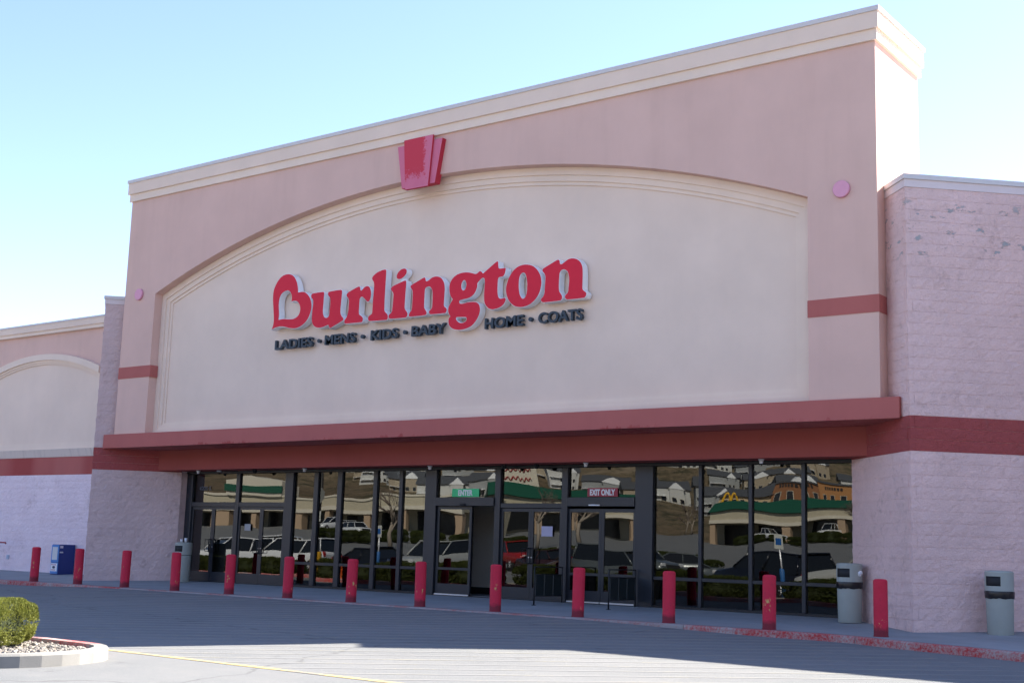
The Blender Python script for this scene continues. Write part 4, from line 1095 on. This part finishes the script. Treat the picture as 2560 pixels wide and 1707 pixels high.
car('suv', GRY, -.8, -24.4, R90(10), 'dark grey wagon mirrored in the right exit door')
car('sedan', GRY, -2.2, -30.8, R90(150), 'dark sedan with red tail lamps mirrored at the left of the right windows')
car('suv', DRK, 8.9, -18.6, R90(200), 'black wagon mirrored in the right windows')
car('pickup', SLV, 13.4, -17.9, R90(165), 'silver pickup mirrored at the right end of the glass')
car('pickup', WHT, -48.7, -139.0, R90(15), 'far white pickup by the green-roofed shops')
car('pickup', (.74, .75, .76), -41.5, -139.5, R90(95), 'second far white pickup facing the store')
car('suv', WHT, -66.0, -75.5, R90(20), 'far white wagon before the long beige shops')
car('suv', (.70, .71, .72), -73.5, -80.0, R90(100), 'far white car parked nose-in at the beige shops')
# kerb-side fittings on the island
def sign_post(x, y, label, face, sleeve):
    z = lot_z(x, y)+.1
    r = empty('parking_sign', (x, y, z), 0, label, 'sign', 'accessible parking signs')
    m = MB(); m.tube([(0, 0, 0), (0, 0, 2.05)], .03, 8); m.build('post', M_ALU, r)
    m = MB(); m.lathe([(.085, 0), (.085, 1.05), (.06, 1.1)], 14); m.build('sleeve', sleeve, r)
    m = MB(); m.bbox(-.15, .035, 1.62, .15, .042, 2.1, .003); m.build('plate', face, r)
    m = MB(); m.bbox(-.10, .043, 1.74, .10, .047, 1.96, .003); m.build('symbol', plain('sign_blue', (.02, .12, .42), .5), r)
SLV_B = plain('sleeve_blue', (.03, .14, .40), .5)
PL_W = plain('plate_white', (.6, .62, .6), .5)
sign_post(-6.6, -14.6, 'parking sign on blue sleeved post mirrored in the left windows', PL_W, SLV_B)
sign_post(11.2, -14.6, 'parking sign on blue sleeved post mirrored in the right windows', PL_W, SLV_B)
sp = empty('stop_sign', (-8.6, -12.9, lot_z(-8.6, -12.9)+.09), 0, 'stop sign post in a yellow base mirrored beside the left doors', 'sign')
m = MB(); m.lathe([(.32, 0), (.30, .9), (.26, .98)], 24); m.build('base', plain('base_yellow', (.62, .33, .02), .55), sp)
m = MB(); m.tube([(0, 0, .9), (0, 0, 5.2)], .09, 10); m.build('post', plain('post_dark', (.03, .028, .028), .6), sp)
m = MB(); m.prism_y([(.38*math.cos(math.pi/8+i*math.pi/4), 3.3+.38*math.sin(math.pi/8+i*math.pi/4)) for i in range(8)], .095, .10); m.build('sign_back', plain('sign_back_grey', (.20, .21, .20), .5), sp)
m = MB(); m.bbox(-.24, .095, 2.2, .24, .105, 2.62, .003); m.build('plate', PL_W, sp)
hy = empty('fire_hydrant', (-7.3, -12.85, lot_z(-7.3, -12.85)+.09), 0, 'orange fire hydrant mirrored in the left windows', 'hydrant')
M_ORG = plain('hydrant_orange', (.62, .10, .015), .5)
m = MB(); m.lathe([(.17, 0), (.17, .04), (.11, .06), (.115, .48), (.15, .50), (.15, .54), (.12, .62), (.05, .72), (.04, .78)], 20); m.build('barrel', M_ORG, hy)
for s in (-1, 1):
    m = MB(); m.lathe([(.06, .10), (.06, .17), (.04, .20)], 12); o = m.build('nozzle', M_ORG, hy); o.rotation_euler = (0, s*math.pi/2, 0); o.location = (0, 0, .40)
# lamp poles
for x, y, s in ((-23.9, -82, 'left'), (-14.5, -84, 'right'), (-60.0, -72.0, 'far left')):
    z = lot_z(x, y); r = empty('car_park_lamp', (x, y, z), .3, 'tall car park lamp, the %s one mirrored in the glass' % s, 'lamp post', 'car park lamps')
    m = MB(); m.lathe([(.3, 0), (.3, .7)], 16); m.build('footing', M_KERBC, r)
    m = MB(); m.tube([(0, 0, .7), (0, 0, 9)], [.10, .07], 8); m.build('pole', M_BLACK, r)
    for sg in (-1, 1): m = MB(); m.bbox(.2 if sg > 0 else -1.0, -.2, 9.0, 1.0 if sg > 0 else -.2, .2, 9.14, .02); m.build('lamp_head', M_BLACK, r)
# far planting strips with shrubs
for k, (x, y) in enumerate([(-52+3.1*i, -136+.12*i) for i in range(7)]+[(-30+2.9*i, -47) for i in range(8)]+[(-62+2.6*i, -66-1.0*i) for i in range(8)]):
    shrub(f2, c2, s2, (x, y, lot_z(x, y)+.5), k*.7, 'low shrub in the far planting strips mirrored in the glass', 'far car park shrubs', 1.5, M_LEAF2)
# bare trees
def bare_tree(x, y, h, seed, label):
    rnd = random.Random(seed); z = lot_z(x, y)
    r = empty('bare_tree', (x, y, z), 0, label, 'tree', 'bare trees in the car park')
    tr_ = MB(); tw = MB()
    def grow(p, d, l, rad, lev):
        q = p+d*l; mid_ = p+d*l*.5+Vector((rnd.uniform(-.08, .08), rnd.uniform(-.08, .08), 0))*l
        (tr_ if lev < 2 else tw).tube([p, mid_, q], [rad, rad*.85, rad*.68], 6 if lev < 2 else 4)
        if lev < 4:
            for k in range(3 if lev else 4):
                a = Vector((rnd.uniform(-1, 1), rnd.uniform(-1, 1), rnd.uniform(-.1, .9)))
                grow(q if k else mid_, (d*.75+a*.75).normalized(), l*rnd.uniform(.55, .78), rad*.55, lev+1)
    grow(Vector((0, 0, 0)), Vector((.03, .02, 1)).normalized(), h*.32, h*.028, 0)
    tr_.build('trunk', plain('bark_pale', (.30, .25, .20), .9), r, fix=False); tw.build('crown', plain('bark_twig', (.17, .13, .105), .9), r, fix=False)
for i, (x, y, h) in enumerate([(-43.7, -56.5, 6.5), (-40.2, -72.3, 7), (-36.0, -74.5, 7), (-30, -120, 7), (-70, -118, 8), (-24, -122, 7), (-62, -150, 7), (-66, -147, 6), (-70, -152, 7), (-75, -150, 6), (-58, -158, 7), (-81, -158, 7)]):
    bare_tree(x, y, h, i+1, 'bare tree %s' % ('mirrored left of the ENTER door', 'left one of the pair mirrored in the doors between the signs', 'right one of the pair mirrored in the doors between the signs', 'before the green-roofed shops', 'behind the beige shops', 'right of the far white pickups', 'leftmost behind the green-roofed shops', 'second behind the green-roofed shops', 'third behind the green-roofed shops', 'fourth behind the green-roofed shops', 'tall one behind the green-roofed shops', 'farthest one before the hotel')[i])

# ---------------------------------------------------------------- shops, hotel, houses
M_SHOP = plain('shop_beige', (.46, .41, .30), .85); M_SHOP2 = plain('shop_pale', (.60, .55, .45), .85); M_SHOPC = plain('shop_column', (.42, .30, .20), .85)
M_GROOF = plain('green_metal', (.012, .085, .05), .5); M_ROOFG = plain('slate_roof', (.075, .08, .09), .85); M_DARKW = plain('dark_window', (.02, .022, .026), .2)
def shops(x, y, rz, ln, label, green, gable=None, nm='shop_row'):
    z = lot_z(x, y)-.1; b = empty(nm, (x, y, z), rz, label, 'shop')
    m = MB(); m.box(0, 3.0, 0, ln, 14, 4.6); m.build('rear_block', M_SHOP, b)
    m = MB(); m.box(0, 0, 3.0, ln, 3.0, 4.7); m.build('fascia', M_SHOP, b)
    m = MB(); m.box(-.1, -.12, 2.75, ln+.1, .35, 3.25); m.build('fascia_band', M_SHOP2, b)
    m = MB(); m.box(-.15, -.16, 4.5, ln+.15, 3.2, 4.75); m.build('coping', M_GROOF if green else M_SHOP2, b)
    if green:
        m = MB(); m.add([(-.2, -.5, 4.55), (ln+.2, -.5, 4.55), (ln+.2, 1.6, 6.0), (-.2, 1.6, 6.0), (-.2, 1.6, 4.75), (ln+.2, 1.6, 4.75)], [(0,1,2,3),(0,4,5,1),(3,2,5,4),(0,3,4),(1,5,2)]); m.build('roof', M_GROOF, b)
    n = max(2, int(ln/5.5))
    for i in range(n+1):
        px = i*(ln-.9)/n; m = MB(); m.bbox(px, 0.1, 0, px+.9, .9, 2.76, .03); m.build('column', M_SHOPC, b)
    for i in range(n):
        px = .9+i*(ln-.9)/n; w = (ln-.9)/n-.9
        m = MB(); m.box(px+.3, 2.93, .35, px+w-.2, 2.99, 2.6); m.build('shop_window', M_DARKW, b)
    if gable:
        g0, g1 = gable; m = MB(); m.prism_y([(g0, 4.6), (g1, 4.6), (g1, 6.2), ((g0+g1)/2, 6.9), (g0, 6.2)], -.4, 2); m.build('gable', M_SHOP2, b)
        m = MB(); m.box(g0-.1, -.55, 5.0, g1+.1, -.39, 5.7); m.build('gable_band', M_GROOF, b)
    return b
shops(-66.5, -92.0, R90(180-11), 40, 'long beige shop row with brown columns mirrored in the left windows', False, (24, 33))
shops(-60.0, -122.0, R90(180-48), 20, 'beige shops with green roof mirrored in the doors between the signs', True)
shops(-28.0, -142.0, R90(180-6), 31, 'shop row with green roof and white lower band mirrored in the right windows', True)
tw_ = empty('sign_tower', (-84, -128, lot_z(-84, -128)), R90(180-35), 'beige sign tower with red script strokes mirrored above the doors', 'tower')
m = MB(); m.box(-3.2, 0, 0, 3.2, 4, 9.6); m.build('wall', M_SHOP2, tw_)
m = MB(); m.box(-3.5, -.3, 9.6, 3.5, 4.3, 10.0); m.build('coping', plain('brown_trim', (.2, .09, .06), .7), tw_)
M_SCR = plain('script_red', (.32, .015, .02), .5)
for zz in (8.3, 6.9):
    m = MB(); m.tube([(-2.2+.11*i, -.1, zz+.28*math.sin(i*1.05)+.12*math.sin(i*.37)) for i in range(41)], .09, 5); m.build('script_stroke', M_SCR, tw_)
m = MB(); m.box(-1.9, -.12, 5.0, 1.9, -.02, 5.9); m.build('board', M_BLACK, tw_)
def window_grid(parent, x0, dx, nx, z0, dz, nz, y, w, h, me_cache={}):
    key_ = (w, h)
    if key_ not in me_cache:
        m = MB(); m.box(-w/2, -.05, 0, w/2, .02, h); f = m.fixed('window'); m = MB(); m.box(-w/2+.08, -.06, .08, w/2-.08, -.045, h-.08); me_cache[key_] = (f, m.fixed('glass'))
    f, g = me_cache[key_]
    for i in range(nx):
        for j in range(nz):
            o = link('window', f, M_SHOP2, parent, (x0+i*dx, y, z0+j*dz)); link('pane', g, M_DARKW, o)
def hotel():
    x, y = -58, -206; z = lot_z(x, y)
    h = empty('hotel', (x, y, z), R90(180-14), 'three-storey orange and brown hotel mirrored in the right windows', 'hotel')
    h.scale = (.82, .82, .78)
    O1 = plain('hotel_orange', (.42, .20, .075), .85); O2 = plain('hotel_brown', (.27, .12, .055), .85); O3 = plain('hotel_cream', (.55, .42, .26), .85)
    m = MB(); m.box(0, 0, 0, 9, 12, 12.0); m.build('wall', O2, h)
    m = MB(); m.box(9, -1.2, 0, 17, 12, 13.2); m.build('wall', O1, h)
    m = MB(); m.box(17, -.4, 0, 24, 12, 12.4); m.build('wall', O2, h)
    m = MB(); m.box(24, .2, 0, 40, 12, 10.6); m.build('wall', O3, h)
    m = MB(); m.box(24, .1, 0, 40, .19, 6.2); m.build('wall_band', O1, h)
    m = MB(); m.add([(23.5, -.6, 10.6), (40.6, -.6, 10.6), (40.6, 12.5, 10.6), (23.5, 12.5, 10.6), (25.5, 5.5, 13.2), (38.6, 5.5, 13.2)], [(0,1,5,4),(1,2,5),(2,3,4,5),(3,0,4),(0,3,2,1)]); m.build('roof', M_ROOFG, h)
    m = MB(); m.box(-.2, -.2, 12.0, 9, 12.2, 12.5); m.box(8.8, -1.5, 13.2, 17.2, 12.2, 13.6); m.box(17, -.7, 12.4, 24.1, 12.2, 12.8); m.build('cornice', M_ROOFG, h)
    window_grid(h, 1.6, 2.9, 3, 2.2, 3.4, 3, 0, 1.3, 1.6); window_grid(h, 10.6, 2.4, 3, 2.2, 3.4, 3, -1.2, 1.2, 1.6)
    window_grid(h, 18.4, 2.2, 3, 2.2, 3.4, 3, -.4, 1.2, 1.6); window_grid(h, 25.6, 2.6, 6, 2.0, 3.0, 3, .1, 1.4, 1.6)
    for x0, zz, yy in ((10.7, 11.9, -1.2), (18.6, 11.4, -.4)):
        m = MB()
        for i in range(7): m.box(x0+.65*i, yy-.12, zz, x0+.65*i+.42, yy-.02, zz+.7)
        m.build('lettering', M_BLACK, h)
hotel()
ar = empty('arches_sign', (-84, -192, lot_z(-84, -192)), R90(160), 'yellow double arch sign on a pole mirrored before the hotel', 'sign')
m = MB(); m.tube([(0, 0, 0), (0, 0, 6.2)], .25, 8); m.build('pole', M_BLACK, ar)
for s in (-1, 1):
    m = MB(); m.tube([(s*.85+.8*math.cos(a), 0, 6+2.6*math.sin(a)) for a in [math.pi*i/14 for i in range(15)]], .26, 8); m.build('arch', plain('arch_yellow', (.75, .42, .02), .5), ar)
def house(x, y, rz, w, d, h, wall, label):
    z = min(ter_z(x, y), ter_z(x, y-8))
    b = empty('hillside_house', (x, y, z), rz, label, 'house', 'apartment houses on the hillside')
    b.scale = (.72, .72, .72); b.location.z -= .8
    m = MB(); m.box(0, 0, -3, w, d, h); m.build('wall', wall, b)
    m = MB(); m.add([(-.6, -.6, h), (w+.6, -.6, h), (w+.6, d+.6, h), (-.6, d+.6, h), (-.6, d/2, h+d*.30), (w+.6, d/2, h+d*.30)], [(0,1,5,4),(2,3,4,5),(3,0,4),(1,2,5),(0,3,2,1)]); m.build('roof', M_ROOFG, b)
    gx = w*.32; m = MB(); m.prism_y([(gx-2.6, h-.2), (gx+2.6, h-.2), (gx, h+2.0)], -1.3, d*.4); g = m.build('gable', M_WHITE, b)
    m = MB(); m.box(gx-2.2, -1.1, -3, gx+2.2, 0, h-.2); m.build('bay', wall, b)
    window_grid(b, gx-1.1, 2.2, 2, 1.2, 3.0, max(1, int(h/3)), -1.1, 1.3, 1.5); window_grid(b, w*.62, 2.6, max(1, int(w*.38/2.6)), 1.2, 3.0, max(1, int(h/3)), 0, 1.3, 1.5)
    for s in range(max(1, int(h/3))):
        m = MB(); m.box(w*.58, -1.2, 3.0*s+2.7, w*.98, -.02, 2.85+3.0*s); m.build('balcony', M_WHITE, b)
H1 = plain('house_grey', (.30, .31, .31), .85); H2 = plain('house_tan', (.36, .30, .22), .85); H3 = plain('house_white', (.55, .55, .53), .85)
rnd = random.Random(11); hs = 0
ROWS = [(-185, -222, 8), (-150, -262, 8), (-120, -300, 7), (-215, -262, 7), (-95, -318, 6), (-160, -330, 7)]
for rx, ry, nn in ROWS:
    for i in range(nn):
        t = i-nn/2
        x = rx+t*17*.82+rnd.uniform(-2, 2); y = ry+t*17*-.42*-1*.9+rnd.uniform(-3, 3)
        house(x, y, R90(180-32+rnd.uniform(-8, 8)), rnd.uniform(11, 15), 9, rnd.choice((5.6, 5.8, 8.4)), (H1, H2, H3)[(i+nn) % 3], 'grey-roofed %s apartment house on the hillside mirrored in the glass' % ('grey', 'tan', 'white')[(i+nn) % 3])
